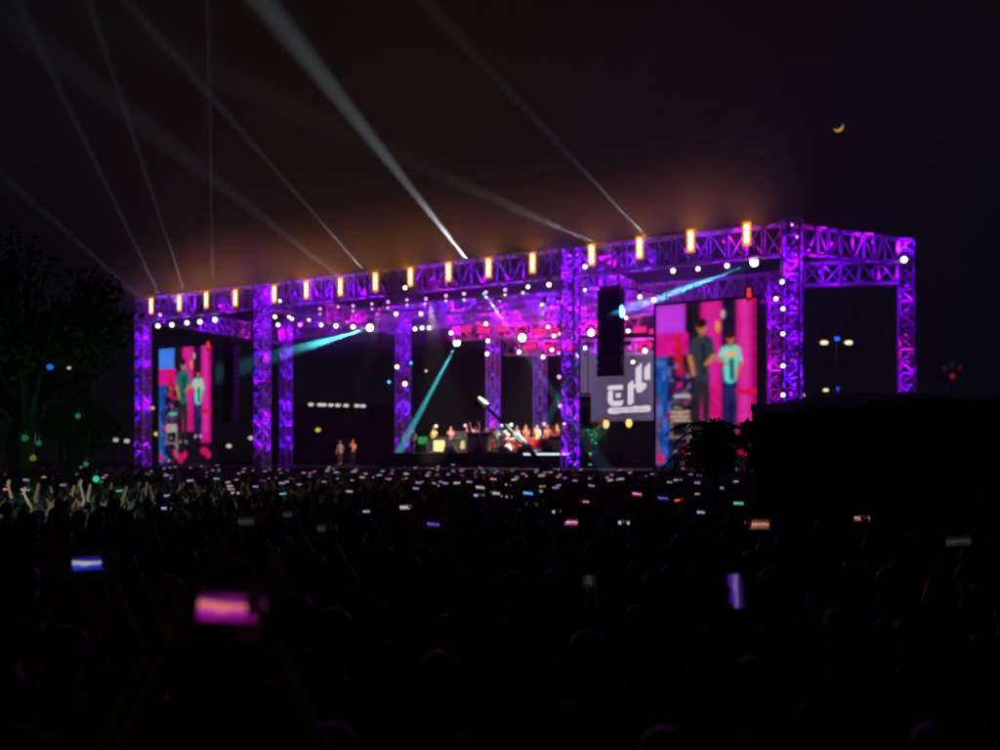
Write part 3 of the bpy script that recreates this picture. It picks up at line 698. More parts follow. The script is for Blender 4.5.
PS = {'magenta': ((.50, .012, .42), (1, .25, .12), .85), 'blue': ((.02, .05, .75), (.6, .6, .2), .9), 'sky blue': ((.03, .25, .9), (.3, .6, 1), 1.0), 'white': ((.5, .42, .48), (.8, .7, .7), .75),
      'lavender': ((.28, .2, .6), (.7, .55, .8), .8), 'pink': ((.75, .08, .4), (.9, .6, .7), .8), 'orange': ((.55, .18, .12), (.9, .5, .3), .6), 'teal': ((.05, .5, .45), (.3, .8, .7), .7),
      'red': ((.8, .04, .02), (1, .2, .1), .8), 'yellow': ((.6, .45, .02), (.8, .7, .1), .8), 'violet': ((.16, .04, .7), (.5, .3, .7), .4), 'dim': ((.02, .017, .02), (.035, .03, .03), 1.0)}
PSM = {k: phone_screen_mat('phone_screen_' + k.replace(' ', '_'), *v) for k, v in PS.items()}
pcase = MB().bbox((0, 0, 0), (.158, .009, .076), .004).mesh('phone_case', CASE)
ps_mesh = {k: MB().box((0, -.0052, 0), (.149, .001, .068)).mesh('screen', m) for k, m in PSM.items()}
bump_mesh = MB().bbox((-.055, .006, .018), (.026, .004, .03), .001).mesh('camera_bump', CASE)
def phone(col, portrait=False):
    o = link('phone', pcase); link('screen', ps_mesh[col], o); link('camera_bump', bump_mesh, o)
    return o
placed = []; people = []; phones = []
GRP = {'relaxed': 'people standing with lowered arms in the dark crowd', 'clapping': 'people clapping in the dark crowd', 'both_arms_up': 'people with both arms raised in the dark crowd',
       'one_arm_up': 'people with one arm raised in the dark crowd', 'phone_two_hands_high': 'people filming overhead in the dark crowd', 'phone_two_hands': 'people filming with both hands in the dark crowd', 'phone_one_hand': 'people filming with one hand in the dark crowd'}
PLAB = {'relaxed': 'person in dark clothes standing in the packed crowd seen from behind', 'clapping': 'person in dark clothes clapping in the packed crowd seen from behind',
        'both_arms_up': 'person in dark clothes raising both arms in the packed crowd', 'one_arm_up': 'person in dark clothes raising one arm in the packed crowd',
        'phone_two_hands_high': 'person holding a lit phone high overhead with both hands in the crowd', 'phone_two_hands': 'person holding a lit phone before the face with both hands in the crowd', 'phone_one_hand': 'person holding up a lit phone in one hand in the crowd'}
def face_rz(x, y): return math.atan2(-(x * -1 + (-2) - 0 * y) * -1, 55 - y) * 0 + -math.atan2(-6 - x, 62 - y) * 1.0
lowp = {}
def add_person(x, y, pose, sc=1.0, label=None, individual=True, col=None, plabel=None, rz=None, portrait=False):
    rz = -math.atan2(-4 - x, 58 - y) * -1 if rz is None else rz
    rz = math.atan2(-(-4 - x), 58 - y) if rz is None else rz
    placed.append((x, y)); people.append((y, x, pose, sc, rz, label, individual))
    if pose in PHONE_OFF:
        off = PHONE_OFF[pose] * sc; c, s = math.cos(rz), math.sin(rz)
        p = Vector((x + off.x * c - off.y * s, y + off.x * s + off.y * c, off.z)); phones.append((p, rz, col or 'white', sc, plabel, portrait))
# marked phones of the photograph: px, py, width px, colour, label
NAMED = [(232, 607, 66, 'magenta', 'largest lit phone in the lower left, magenta picture with an orange streak'),
 (90, 563, 33, 'blue', 'lit phone near the left edge with blue and yellow picture'),
 (757, 524, 24, 'orange', 'lit phone with a pale orange picture right of centre'),
 (736, 591, 17, 'violet', 'upright lit phone with white and violet picture low in the crowd on the right'),
 (862, 518, 15, 'orange', 'dim peach lit phone in front of the dark tent'),
 (249, 521, 22, 'dim', 'dim reddish grey phone above and right of the large magenta one'),
 (570, 522, 16, 'pink', 'bright pink lit phone in the mid crowd below the logo screen'),
 (557, 517, 10, 'white', 'small pale phone just left of the bright pink one'),
 (624, 527, 12, 'white', 'whitish phone right of the bright pink one'),
 (433, 524, 14, 'violet', 'violet phone below the small rear tower left of centre'),
 (441, 533, 10, 'yellow', 'small yellow phone touching the violet one left of centre'),
 (406, 507, 13, 'white', 'white phone upper left of the violet and yellow pair'),
 (528, 493, 11, 'sky blue', 'bright sky blue phone in the mid crowd'),
 (538, 491, 7, 'teal', 'small teal phone right of the bright sky blue one'),
 (663, 498, 11, 'violet', 'blue violet phone left of the small red one'),
 (679, 500, 9, 'red', 'small red phone below the right video screen'),
 (700, 512, 10, 'lavender', 'lavender phone below and right of the small red one'),
 (738, 503, 11, 'teal', 'pale teal phone in front of the shrub on the right'),
 (479, 495, 9, 'lavender', 'lavender phone left of the bright sky blue one'),
 (495, 493, 8, 'white', 'small white phone between lavender and sky blue ones'),
 (532, 504, 9, 'dim', 'dim grey phone just below the bright sky blue one'),
 (590, 590, 15, 'dim', 'very dim upright phone low in the crowd right of centre'),
 (291, 514, 13, 'dim', 'dim whitish phone below the second front tower'),
 (453, 462, 5, 'sky blue', 'tiny sky blue phone at the stage edge'),
 (327, 528, 9, 'dim', 'faint grey phone in the dark between the two left towers'),
 (958, 541, 13, 'dim', 'faint grey phone near the right edge before the tent drape')]
for (px, py, w, c, lab) in NAMED:
    port = 'upright' in lab; d = (.076 if port else .155) * F / w
    if (c == 'dim' and not port) or py < 500: d = min(d, 900 * .55 / max(py - 457, 5)) if py > 470 else 40
    p = at(px, py, d); pose = 'phone_two_hands_high' if p.z > 1.97 else 'phone_two_hands'
    if rnd.random() < .4 and p.z < 2.05: pose = 'phone_one_hand'
    sc = min(1.115, max(.9, p.z / PHONE_OFF[pose].z)); rz = math.atan2(4 + p.x, 58 - p.y) * .6 - math.atan2(p.x, p.y) * .3
    off = PHONE_OFF[pose] * sc; cc, ss = math.cos(rz), math.sin(rz)
    add_person(p.x - off.x * cc + off.y * ss, p.y - off.x * ss - off.y * cc, pose, sc, None, True, c, lab, rz, port)
# arms raised and lit at the left
for (px, d, pose) in ((52, 19, 'both_arms_up'), (68, 18, 'one_arm_up'), (104, 18.5, 'both_arms_up'), (116, 17, 'both_arms_up'), (128, 19.5, 'one_arm_up'), (160, 20, 'both_arms_up'), (92, 21, 'both_arms_up')):
    p = at(px, 470, d); add_person(p.x, p.y, pose, 1.02, 'person %s among the lit raised arms at the left' % {52: 'farthest left', 68: 'with one arm up, second from left', 104: 'with both arms up in the middle', 116: 'nearest, with both arms up', 128: 'with one arm up at right', 160: 'at the right end', 92: 'farthest back'}[px])
def free(x, y, r): return all((x - a) ** 2 + (y - b) ** 2 > r * r for a, b in placed)
def inside(x, y):
    if y > 1.0 and abs(x) > .62 * y + 1.2: return False
    c, s_ = math.cos(R(16)), math.sin(R(16)); lx = (x - 4) * c - (y - 14) * s_; ly = (x - 4) * s_ + (y - 14) * c
    if lx > -.5 and ly > -.6: return False               # the tent and what lies behind it
    if (x - 3.6) ** 2 + (y - 16) ** 2 < 1.1 or (x - 3.95) ** 2 + (y - 13.2) ** 2 < .5: return False
    f = (Vector((x, y)) - L0).dot(E2); s = (Vector((x, y)) - L0).dot(E1)
    return f < -3.2 and -14 < s < 60
COLS = ['white'] * 6 + ['lavender'] * 5 + ['pink'] * 2 + ['violet', 'teal', 'dim', 'dim', 'dim', 'orange']
y = 1.25
while y < 62:
    stp = .80 if y < 24 else .95
    x = -.62 * y - 1.2
    while x < .62 * y + 1.2:
        jx = x + rnd.uniform(-.22, .22); jy = y + rnd.uniform(-.22, .22)
        if inside(jx, jy) and free(jx, jy, .5) and not (jy < 1.9 and abs(jx) < .3):
            px = 500 + jx / jy * F
            q = rnd.random(); ph = .0
            if 13 < jy: ph = .12
            if 20 < jy < 60: ph = .22
            if px < 140: ph *= .35
            if q < ph: pose = rnd.choice(['phone_two_hands_high', 'phone_two_hands', 'phone_one_hand'])
            elif jy > 3 and q < ph + .10: pose = rnd.choice(['both_arms_up', 'one_arm_up'])
            elif q < ph + .22: pose = 'clapping'
            else: pose = 'relaxed'
            add_person(jx, jy, pose, rnd.uniform(.91, 1.05), col=rnd.choice(COLS))
        x += stp * rnd.uniform(.9, 1.15)
    y += stp
people.sort(key=lambda q: q[0])
PROTO = {}
low_instances = []
cnt = 0
for (y, x, pose, sc, rz, label, ind) in people:
    if cnt < 298:
        hair = rnd.choice(['short', 'short', 'long']); capf = rnd.random() < .12
        key = (pose, hair, capf)
        if key not in PROTO: PROTO[key] = person(pose, hair, capf); o = PROTO[key]
        else: o = copy_tree(PROTO[key])
        o.location = (x, y, 0); o.rotation_euler = (0, 0, rz + rnd.uniform(-.12, .12)); o.scale = (sc, sc, sc)
        hw = ('capped ' if capf else hair + ' haired '); tag(o, label or hw + PLAB[pose], 'person', 'people with lit raised arms at the left' if label else hw + GRP[pose]); cnt += 1
    else: low_instances.append((x, y, pose, sc, rz))
# the far crowd: one body of people past the limit
LV = []; LF = []; LM = []; nb = 0
for pose in sorted({q[2] for q in low_instances}):
    arrs = []
    for mi, (gph) in enumerate((body_graph(pose, False), shirt_graph(pose), trouser_graph())):
        me = skin_mesh(*gph, 'tmp', SKIN, 0); vv = np.array([v.co[:] for v in me.vertices]); ff = [tuple(p.vertices) for p in me.polygons]; arrs.append((vv, ff, mi)); bpy.data.meshes.remove(me)
    hb_ = MB().ball((0, -.015, 1.71), .108, 7, 5, (.93, 1.05, .95)); arrs.append((np.array(hb_.v), hb_.f, 3))
    lowp[pose] = arrs
for (x, y, pose, sc, rz) in low_instances:
    c, s = math.cos(rz) * sc, math.sin(rz) * sc
    for vv, ff, mi in lowp[pose]:
        LV.append(np.stack([x + vv[:, 0] * c - vv[:, 1] * s, y + vv[:, 0] * s + vv[:, 1] * c, vv[:, 2] * sc], 1))
        LF += [tuple(nb + i for i in f) for f in ff]; LM += [mi] * len(ff); nb += len(vv)
fm = bpy.data.meshes.new('far_crowd'); fm.from_pydata(np.concatenate(LV).tolist(), [], LF); fm.update()
for m in (mat('skin_far', (.36, .22, .15), .55), mat('shirt_far', (.04, .04, .045), .85, 0, .9, .9), JEANS, HAIR): fm.materials.append(m)
fm.polygons.foreach_set('material_index', LM); fc = link('crowd', fm)
tag(fc, 'packed crowd of people standing close before the stage', 'crowd', kind='stuff')
# phones
PP = {}
nph = 0
for (p, rz, c, sc, lab, portrait) in sorted(phones, key=lambda q: q[0].y):
    if nph >= 296: break
    if c not in PP: PP[c] = phone(c); o = PP[c]
    else: o = copy_tree(PP[c])
    o.location = p; o.rotation_euler = (R(rnd.uniform(-14, 4)), R(rnd.uniform(-7, 7)) if not portrait else R(90), -math.atan2(p.x, p.y) + R(rnd.uniform(-12, 12)) if not lab else -math.atan2(p.x, p.y))
    if lab: o.rotation_euler[0] = R(-6)
    if portrait: o.rotation_euler[1] = R(86)
    tag(o, lab or 'small %s glowing phone held up in the packed crowd' % c, 'phone', 'small %s phones glowing in the crowd' % c if not lab else 'lit phones held up in the crowd'); nph += 1
print('people', len(people), 'individual', cnt, 'phones', nph)

# ------------------------------------------------------------------ band on stage
def on_deck(px, k, z): return V(on(px, 440, k), z)
def performer(px, k, z, pose, label, rz=math.pi, shirt=None, seated=False, hair='short', trousers=None):
    o = person(pose, hair, False, seated); link('eyes', EYES, o)
    o.location = on_deck(px, k, z); o.rotation_euler = (0, 0, rz + STAGE_RZ); o.scale = (1.04,) * 3
    for ch in o.children:
        if shirt and ch.data.name.startswith('shirt'): ch.data = ch.data.copy(); ch.data.materials[0] = shirt
        if trousers and ch.data.name.startswith('trousers'): ch.data = ch.data.copy(); ch.data.materials[0] = trousers
    return tag(o, label, 'person')
C_OR = mat('orange_shirt', (.75, .3, .16), .8); C_WH = mat('white_shirt', (.75, .72, .66), .8); C_RD = mat('red_shirt', (.6, .06, .06), .8); C_GR = mat('grey_shirt', (.3, .3, .33), .8); C_YL = mat('yellow_shirt', (.65, .5, .1), .8)
performer(353, 8, 2.05, 'microphone', 'singer in an orange shirt standing alone on the left of the stage', shirt=C_OR)
performer(340, 9, 2.0, 'relaxed', 'stagehand in grey standing left of the singer in orange', shirt=C_GR)
performer(402, 9.5, 2.9 - .1, 'guitar', 'guitarist in a pale shirt at the foot of the teal beam', shirt=C_WH)
performer(413, 8.5, 2.8, 'microphone', 'backing singer in pink right of the pale guitarist', shirt=mat('pink_shirt', (.7, .3, .35), .8))
performer(508, 8.6, RZ, 'drumming', 'drummer in white seated behind the drum kit', shirt=C_WH, seated=True)
performer(526, 8.8, RZ, 'clapping', 'musician in red standing right of the drummer', shirt=C_RD)
performer(537, 9.2, RZ, 'microphone', 'musician in a yellow shirt behind the red table', shirt=C_YL)
performer(548, 8.9, RZ, 'relaxed', 'musician in orange at the right end of the band', shirt=C_OR)
performer(497, 9.4, RZ, 'guitar', 'bass player in grey left of the drummer', shirt=C_GR)
performer(451, 9.4, RZ, 'clapping', 'keyboard player in dark pink between the cream amplifiers', shirt=mat('rose_shirt', (.45, .15, .2), .8))
performer(467, 9.8, RZ, 'relaxed', 'musician in rose red standing behind the twin cream amplifiers', shirt=C_RD)
def amp(px, py_base, k, w, h, label, feet=True):
    p = on(px, py_base, k); t = thing('amplifier', label, 'amplifier', V(p, RZ if k < 9 else RZ), STAGE_RZ, 'cream fronted amplifiers on the band riser')
    ob('cabinet', MB().bbox((0, 0, h / 2 + .02), (w, .45, h), .03), BOXB, t); ob('grille_cloth', MB().box((0, -.24, h * .42 + .02), (w * .9, .03, h * .72)), CREAM, t)
    ob('control_panel', MB().box((0, -.238, h * .9), (w * .9, .025, h * .12)), CHROME, t)
    for i in range(5): ob('knob', MB().tube((-w * .35 + i * w * .16, -.25, h * .9), (-w * .35 + i * w * .16, -.28, h * .9), .02, 8), BLK, t)
    return t
amp(441, 447, 7.6, 1.0, 1.05, 'leftmost cream fronted amplifier on the riser'); amp(474, 447, 7.6, .85, 1.35, 'left one of the twin tall cream fronted amplifiers')
amp(487, 447, 7.6, .85, 1.35, 'right one of the twin tall cream fronted amplifiers'); amp(556, 447, 7.0, 1.0, 1.0, 'rightmost cream fronted amplifier at the end of the riser')
# drum kit
dk = thing('drum_kit', 'silver drum kit with cymbals in the middle of the band riser', 'drum kit', on_deck(510, 7.8, RZ), STAGE_RZ)
def drum(name, c, r, h, axis, m=WHITEP):
    a = Vector(c); d = Vector(axis).normalized() * h / 2
    o = ob(name, MB().tube(a - d, a + d, r, 16, cap=False), REDP, dk, smooth=True); ob('drum_head', MB().tube(a + d * .98, a + d * 1.02, r * .98, 16), m, o); ob('rim', MB().tube(a + d * .9, a + d * 1.06, r * 1.03, 16, cap=False), CHROME, o)
drum('bass_drum', (0, 0, .32), .3, .45, (0, -1, 0)); drum('tom_drum', (-.2, 0, .82), .17, .22, (0, -.3, 1)); drum('tom_drum', (.2, 0, .82), .17, .22, (0, -.3, 1)); drum('floor_tom', (.62, .3, .42), .22, .4, (0, 0, 1)); drum('snare_drum', (-.55, .3, .6), .18, .15, (0, 0, 1))
for x, z, r in ((-.75, 1.2, .24), (.75, 1.3, .26), (0.1, 1.4, .2)):
    ob('cymbal', MB().tube((x, .1, z), (x, .1, z + .03), r, 16, .02), BRASS, dk); ob('cymbal_stand', MB().tube((x, .1, 0), (x, .1, z), .012, 6), CHROME, dk)
# keyboard
kb = thing('keyboard', 'keyboard on a folding stand between the cream amplifiers', 'keyboard', on_deck(454, 8.2, RZ), STAGE_RZ)
ob('body', MB().bbox((0, 0, .95), (1.3, .35, .1), .02), BLK, kb); ob('keys', MB().box((0, -.08, 1.005), (1.2, .15, .015)), WHITEP, kb)
for s in (-1, 1): ob('stand_leg', MB().tube((s * .4, -.1, 0), (-s * .4, .1, .9), .02, 6), BLK, kb)
tb = thing('table', 'red topped table in front of the yellow shirted musician', 'table', on_deck(539, 7.6, RZ), STAGE_RZ)
ob('tabletop', MB().bbox((0, 0, .85), (1.9, .6, .07), .02), REDP, tb); ob('cloth', MB().box((0, -.29, .55), (1.86, .02, .52)), REDP, tb)
for sx in (-1, 1):
    for sy in (-1, 1): ob('leg', MB().tube((sx * .85, sy * .25, 0), (sx * .85, sy * .25, .82), .025, 6), BLK, tb)
for i, (px, k, zb) in enumerate(((352, 7.4, DZ + .1), (412, 7.9, DZ), (497, 7.4, RZ), (527, 7.2, RZ), (549, 7.4, RZ))):
    m_ = thing('microphone_stand', 'microphone stand in front of %s' % ['the singer in orange', 'the backing singer in pink', 'the bass player', 'the musician in red', 'the musician at the right end'][i], 'microphone stand', on_deck(px, k, zb), STAGE_RZ, 'microphone stands on the stage')
    ob('pole', MB().tube((0, 0, 0), (0, 0, 1.45), .014, 6), CHROME, m_); ob('base', MB().tube((0, 0, 0), (0, 0, .03), .15, 12), BLK, m_); ob('boom', MB().tube((0, 0, 1.45), (.1, .3, 1.55), .012, 6), CHROME, m_); ob('microphone', MB().tube((.1, .3, 1.55), (.12, .38, 1.57), .025, 8), BLK, m_)
gm = thing('monitor_screen', 'small green lit monitor behind the backing singer', 'monitor', on_deck(423, 9.5, DZ), STAGE_RZ)
ob('glass', MB().box((0, -.04, 1.9), (.75, .02, .5)), em('monitor_green', (.02, .35, .05), .9), gm); ob('case', MB().bbox((0, 0, 1.9), (.85, .06, .6), .02), BLK, gm); ob('stand', MB().tube((0, 0, 0), (0, 0, 1.6), .04, 8), BLK, gm)
# cases, monitors, guitars and percussion crowding the riser
def case(px, k, w, h, d, label, m=BOXB, z=RZ):
    t = thing('flight_case', label, 'case', on_deck(px, k, z), STAGE_RZ + R(rnd.uniform(-8, 8)), 'flight cases on the band riser')
    ob('body', MB().bbox((0, 0, h / 2), (w, d, h), .03), m, t)
    for q in (.08, .92): ob('edge_strip', MB().box((0, 0, h * q), (w + .02, d + .02, .04)), CHROME, t)
for a_ in ((433, 9.3, .8, .9, .6, 'small black flight case left of the leftmost cream amplifier'), (462, 9.8, 1.3, 1.5, .6, 'tall flight case behind the keyboard player'), (498, 9.9, 1.2, 1.7, .6, 'tall flight case behind the bass player'),
           (520, 10, 1.6, 1.3, .6, 'wide flight case behind the drum kit'), (560, 9.6, 1.0, 1.8, .6, 'tall flight case at the right end of the riser')): case(*a_)
def wedge(px, k, z, label):
    t = thing('floor_monitor', label, 'monitor speaker', on_deck(px, k, z), STAGE_RZ, 'wedge monitors on the stage')
    ob('cabinet', MB().add([(-.35, -.25, 0), (.35, -.25, 0), (.35, .25, 0), (-.35, .25, 0), (-.35, -.25, .38), (.35, -.25, .38), (.35, .1, .12), (-.35, .1, .12)], [(3, 2, 1, 0), (0, 1, 5, 4), (4, 5, 6, 7), (7, 6, 2, 3), (0, 4, 7, 3), (1, 2, 6, 5)]), BOXB, t)
    ob('grille', MB().box((0, -.262, .19), (.6, .02, .3)), GRILL, t)
for i, px in enumerate((450, 480, 505, 524, 549)): wedge(px, 6.9, RZ, 'black wedge monitor, %s from left on the riser edge' % nth(i))
def guitar(px, k, label, m, z=RZ, lean=True):
    t = thing('guitar', label, 'guitar', on_deck(px, k, z), STAGE_RZ + R(rnd.uniform(-25, 25)), 'guitars on stands')
    b = MB(); b.tube((0, .02, .42), (0, -.06, .42), .19, 14); b.tube((0, .02, .68), (0, -.06, .68), .14, 14); ob('body', b, m, t)
    ob('neck', MB().box((0, -.03, 1.02), (.055, .03, .6)), BRASS, t); ob('headstock', MB().box((0, -.03, 1.38), (.09, .025, .16)), BLK, t); ob('stand', MB().tube((-.2, .2, 0), (0, 0, .5), .015, 5).tube((.2, .2, 0), (0, 0, .5), .015, 5), CHROME, t)
guitar(493, 7.5, 'red guitar on a stand left of the drum kit', REDP); guitar(569, 7.6, 'white guitar on a stand at the right end of the riser', WHITEP); guitar(463, 7.6, 'yellow guitar on a stand between cream amplifiers', CREAM)
pc = thing('conga_pair', 'pair of tall red hand drums right of the drum kit', 'drums', on_deck(529, 7.5, RZ), STAGE_RZ)
for sx in (-1, 1): ob('drum', MB().tube((sx * .2, 0, .2), (sx * .2, 0, .95), .13, 12, .18), REDP, pc); ob('drum_head', MB().tube((sx * .2, 0, .95), (sx * .2, 0, .97), .17, 12), WHITEP, pc)
performer(476, 9.7, RZ, 'both_arms_up', 'backing dancer in white with both arms raised behind the twin amplifiers', shirt=C_WH)
performer(557, 9.0, RZ, 'guitar', 'guitarist in red beside the rightmost cream amplifier', shirt=C_RD)
performer(517, 9.6, RZ, 'clapping', 'percussionist in orange behind the drummer', shirt=C_OR)
performer(434, 8.6, RZ, 'guitar', 'guitarist in yellow left of the leftmost cream amplifier', shirt=C_YL)
performer(487, 9.2, RZ, 'microphone', 'singer in rose behind the right twin amplifier', shirt=MATS['rose_shirt'])
for i, (px, c, nm) in enumerate(((437, (1, .8, .5), 'warm'), (466, (1, .3, .5), 'pink'), (503, (.6, 1, .9), 'pale green'), (512, (1, .85, .7), 'warm white'), (545, (1, .3, .2), 'red'), (565, (1, .8, .4), 'amber'))):
    t = thing('floor_light', 'small %s floor light, %s from left on the riser' % (nm, nth(i)), 'stage light', on_deck(px, 9.2, RZ), STAGE_RZ, 'small floor lights on the riser')
    ob('housing', MB().bbox((0, 0, 1.9), (.22, .2, .2), .02), BLK, t); ob('stand', MB().tube((0, 0, 0), (0, 0, 1.8), .02, 6), BLK, t); ob('lens', MB().tube((0, -.1, 1.9), (0, -.13, 1.9), .09, 10), em('floor_lens_%d' % i, c, 4), t)
    lamp('POINT', 'bulb', t, (0, -.5, 1.9), 55, c, rad=.1)
# warm floor lamps below the logo screen
for i, (px, py) in enumerate(((606, 424), (629, 423))):
    p = on(px, py, 7.2); t = thing('lantern', 'warm %s lantern on a stand below the grey logo screen' % ['left', 'right'][i], 'lantern', V(p, DZ), STAGE_RZ, 'warm lanterns below the logo screen')
    h = p.z - DZ; ob('pole', MB().tube((0, 0, 0), (0, 0, h - .2), .03, 6), BLK, t); ob('globe', MB().ball((0, 0, h), .2, 10, 8, (1, 1, 1.35)), em('lantern_glow', (1, .62, .2), 1.4), t, smooth=True); ob('cap', MB().tube((0, 0, h + .24), (0, 0, h + .32), .16, 8, .04), BLK, t)
    lamp('POINT', 'bulb', t, (0, -.4, h), 12, (1, .6, .2), rad=.2)
# green glitter plant
def leaves(n, c, rad, size, seed, squash=(1, 1, 1), clumps=14):
    r = random.Random(seed); m = MB(); cl = [(Vector((r.gauss(0, 1), r.gauss(0, 1), r.gauss(0, 1))).normalized() * rad * r.uniform(.35, .9), rad * r.uniform(.22, .5)) for _ in range(clumps)]
    for i in range(n):
        cc, cr_ = cl[r.randrange(clumps)]
        p = cc + Vector((r.gauss(0, 1), r.gauss(0, 1), r.gauss(0, 1))).normalized() * cr_ * r.random() ** .5
        p = Vector((p.x * squash[0], p.y * squash[1], p.z * squash[2])) + Vector(c)
        u = Vector((r.gauss(0, 1), r.gauss(0, 1), r.gauss(0, 1) - .6)).normalized(); w = u.orthogonal().normalized(); w.rotate(Matrix.Rotation(r.uniform(0, 6.28), 3, u)); s = size * r.uniform(.6, 1.4)
        nrm = u.cross(w) * s * .08
        m.add([p, p + u * s * .5 + w * s * .24 + nrm, p + u * s, p + u * s * .5 - w * s * .24 + nrm], [(0, 1, 2, 3)])
    return m
pp = thing('potted_plant', 'small potted shrub lit green left of the warm lanterns', 'plant', on_deck(592, 7, DZ), STAGE_RZ)
ob('pot', MB().tube((0, 0, 0), (0, 0, .5), .22, 12, .3), BLK, pp); ob('stem', MB().tube((0, 0, .4), (0, 0, 2.2), .03, 6), BARK, pp)
ob('foliage', leaves(420, (0, 0, 2.4), .85, .22, 5), LEAF, pp, kind='stuff')
gl = thing('floor_light', 'small green floor light shining on the potted shrub', 'stage light', on_deck(590, 6.2, DZ), STAGE_RZ)
ob('housing', MB().bbox((0, 0, .12), (.3, .3, .22), .03), BLK, gl); ob('lens', MB().tube((0, 0, .232), (0, 0, .25), .1, 10), em('green_lens', (.1, 1, .6), 2), gl)
lamp('SPOT', 'bulb', gl, (0, 0, .4), 900, (.15, 1, .65), (0.1, .35, 1), R(60), .6, .1)

# ------------------------------------------------------------------ camera crane
cr = thing('camera_crane', 'long camera crane with highlights painted on its dark arm, slanting in front of the band', 'camera crane', V(on(541, 455, -3), 0), STAGE_RZ)
O = cr.location; Mi = Matrix.Rotation(-STAGE_RZ, 3, 'Z')
def cl_(px, py, k): return Mi @ (on(px, py, k) - O)
pv = cl_(541, 462, -3); tip = cl_(480, 400, -3)
ob('arm', MB().tube(tip, pv, .07, 8, .13), BLK, cr)
ob('arm_highlight', MB().tube(cl_(517, 434, -3.15), cl_(530, 449, -3.15), .10, 8, .2), WHITEP, cr)  # white pieces painted in as highlights on the dark arm
ob('arm_highlight', MB().tube(cl_(513, 434, -3.3), cl_(522, 443, -3.3), .04, 6, .05), WHITEP, cr)
ob('camera_head', MB().tube(cl_(478, 398, -3.15), cl_(488, 407, -3.15), .10, 8, .22), WHITEP, cr)  # white here paints the highlight at the arm tip
ob('camera', MB().bbox(tuple(cl_(479, 404, -3)), (.4, .3, .3), .03), BLK, cr)
ob('column', MB().tube((pv.x, pv.y, 0), pv, .12, 10), BLK, cr); ob('counterweight', MB().bbox(tuple(cl_(547, 468, -3)), (.5, .4, .4), .04), BLK, cr)
for i in range(3):
    t_ = i * 2.09; ob('leg', MB().tube((pv.x, pv.y, .6), (pv.x + math.cos(t_) * .8, pv.y + math.sin(t_) * .8, .03), .04, 6), BLK, cr)
# key lamps added above to light the band and the crane
for (x, y, k, tx, ty, tk, pw, ang, c) in ((545, 300, 2, 522, 432, 8, 2600, 22, (1, .86, .7)), (430, 300, 2, 445, 436, 8, 2200, 26, (1, .85, .6)), (380, 306, 2, 352, 436, 8, 1500, 14, (1, .6, .4)), (560, 300, -2, 515, 440, -3, 900, 14, (.8, 1, .95)), (500, 300, -2, 484, 402, -3, 800, 10, (.8, 1, .95))):
    o = copy_tree(protos['d']); a = on(x, y, k); b = on(tx, ty, tk); o.location = a; o.rotation_euler = (b - a).normalized().to_track_quat('-Y', 'Z').to_euler(); o.scale = (.7,) * 3
    tag(o, {545: 'added key lamp aimed at the drummer', 430: 'added key lamp aimed at the keyboard player', 380: 'added key lamp aimed at the singer in orange', 560: 'added key lamp aimed at the crane highlight', 500: 'added key lamp aimed at the crane head'}[x] + ' from the front truss', 'stage light', 'added key lamps on the front truss')
    lamp('SPOT', 'bulb', o, (0, -.2, 0), pw * 9, c, Vector((0, -1, 0)), R(ang), .7, .08)

# ------------------------------------------------------------------ left trees
def tree(x, y, trunk_h, crown_c, crown_r, n, seed, label, leaf=.22, sq=(1, 1, .8)):
    t = thing('tree', label, 'tree', (x, y, 0)); r = random.Random(seed)
    tm = MB(); pts = [Vector((0, 0, 0))]
    for i in range(5): pts.append(Vector((r.uniform(-.2, .2), r.uniform(-.2, .2), trunk_h * (i + 1) / 5)))
    tm.path(pts, [.30, .26, .22, .2, .17, .14], 9); ob('trunk', tm, BARK, t, smooth=True)
    for i in range(9):
        d = Vector((r.gauss(0, 1), r.gauss(0, 1), r.uniform(-.1, 1))).normalized(); p0 = pts[r.randint(3, 5)]; p1 = Vector(crown_c) + d * crown_r * .8; mid = p0.lerp(p1, .5) + Vector((0, 0, .3))
        ob('limb', MB().path([p0, mid, p1], [.1, .06, .02], 6), BARK, t, smooth=True)
    ob('crown', leaves(n, crown_c, crown_r, leaf, seed, sq, 26), LEAF, t, kind='stuff'); return t
tree(-12.6, 24, 5, (0, 0, 6.3), 2.9, 7000, 3, 'large dark tree at the left edge of the crowd')
tree(-12.9, 27, 3.0, (0.1, 0, 3.6), 1.2, 2500, 8, 'small dark tree just left of the leftmost tower')
tree(-15.5, 29, 5, (0, 0, 5.6), 2.4, 4000, 9, 'dark tree cut by the left edge of the picture')
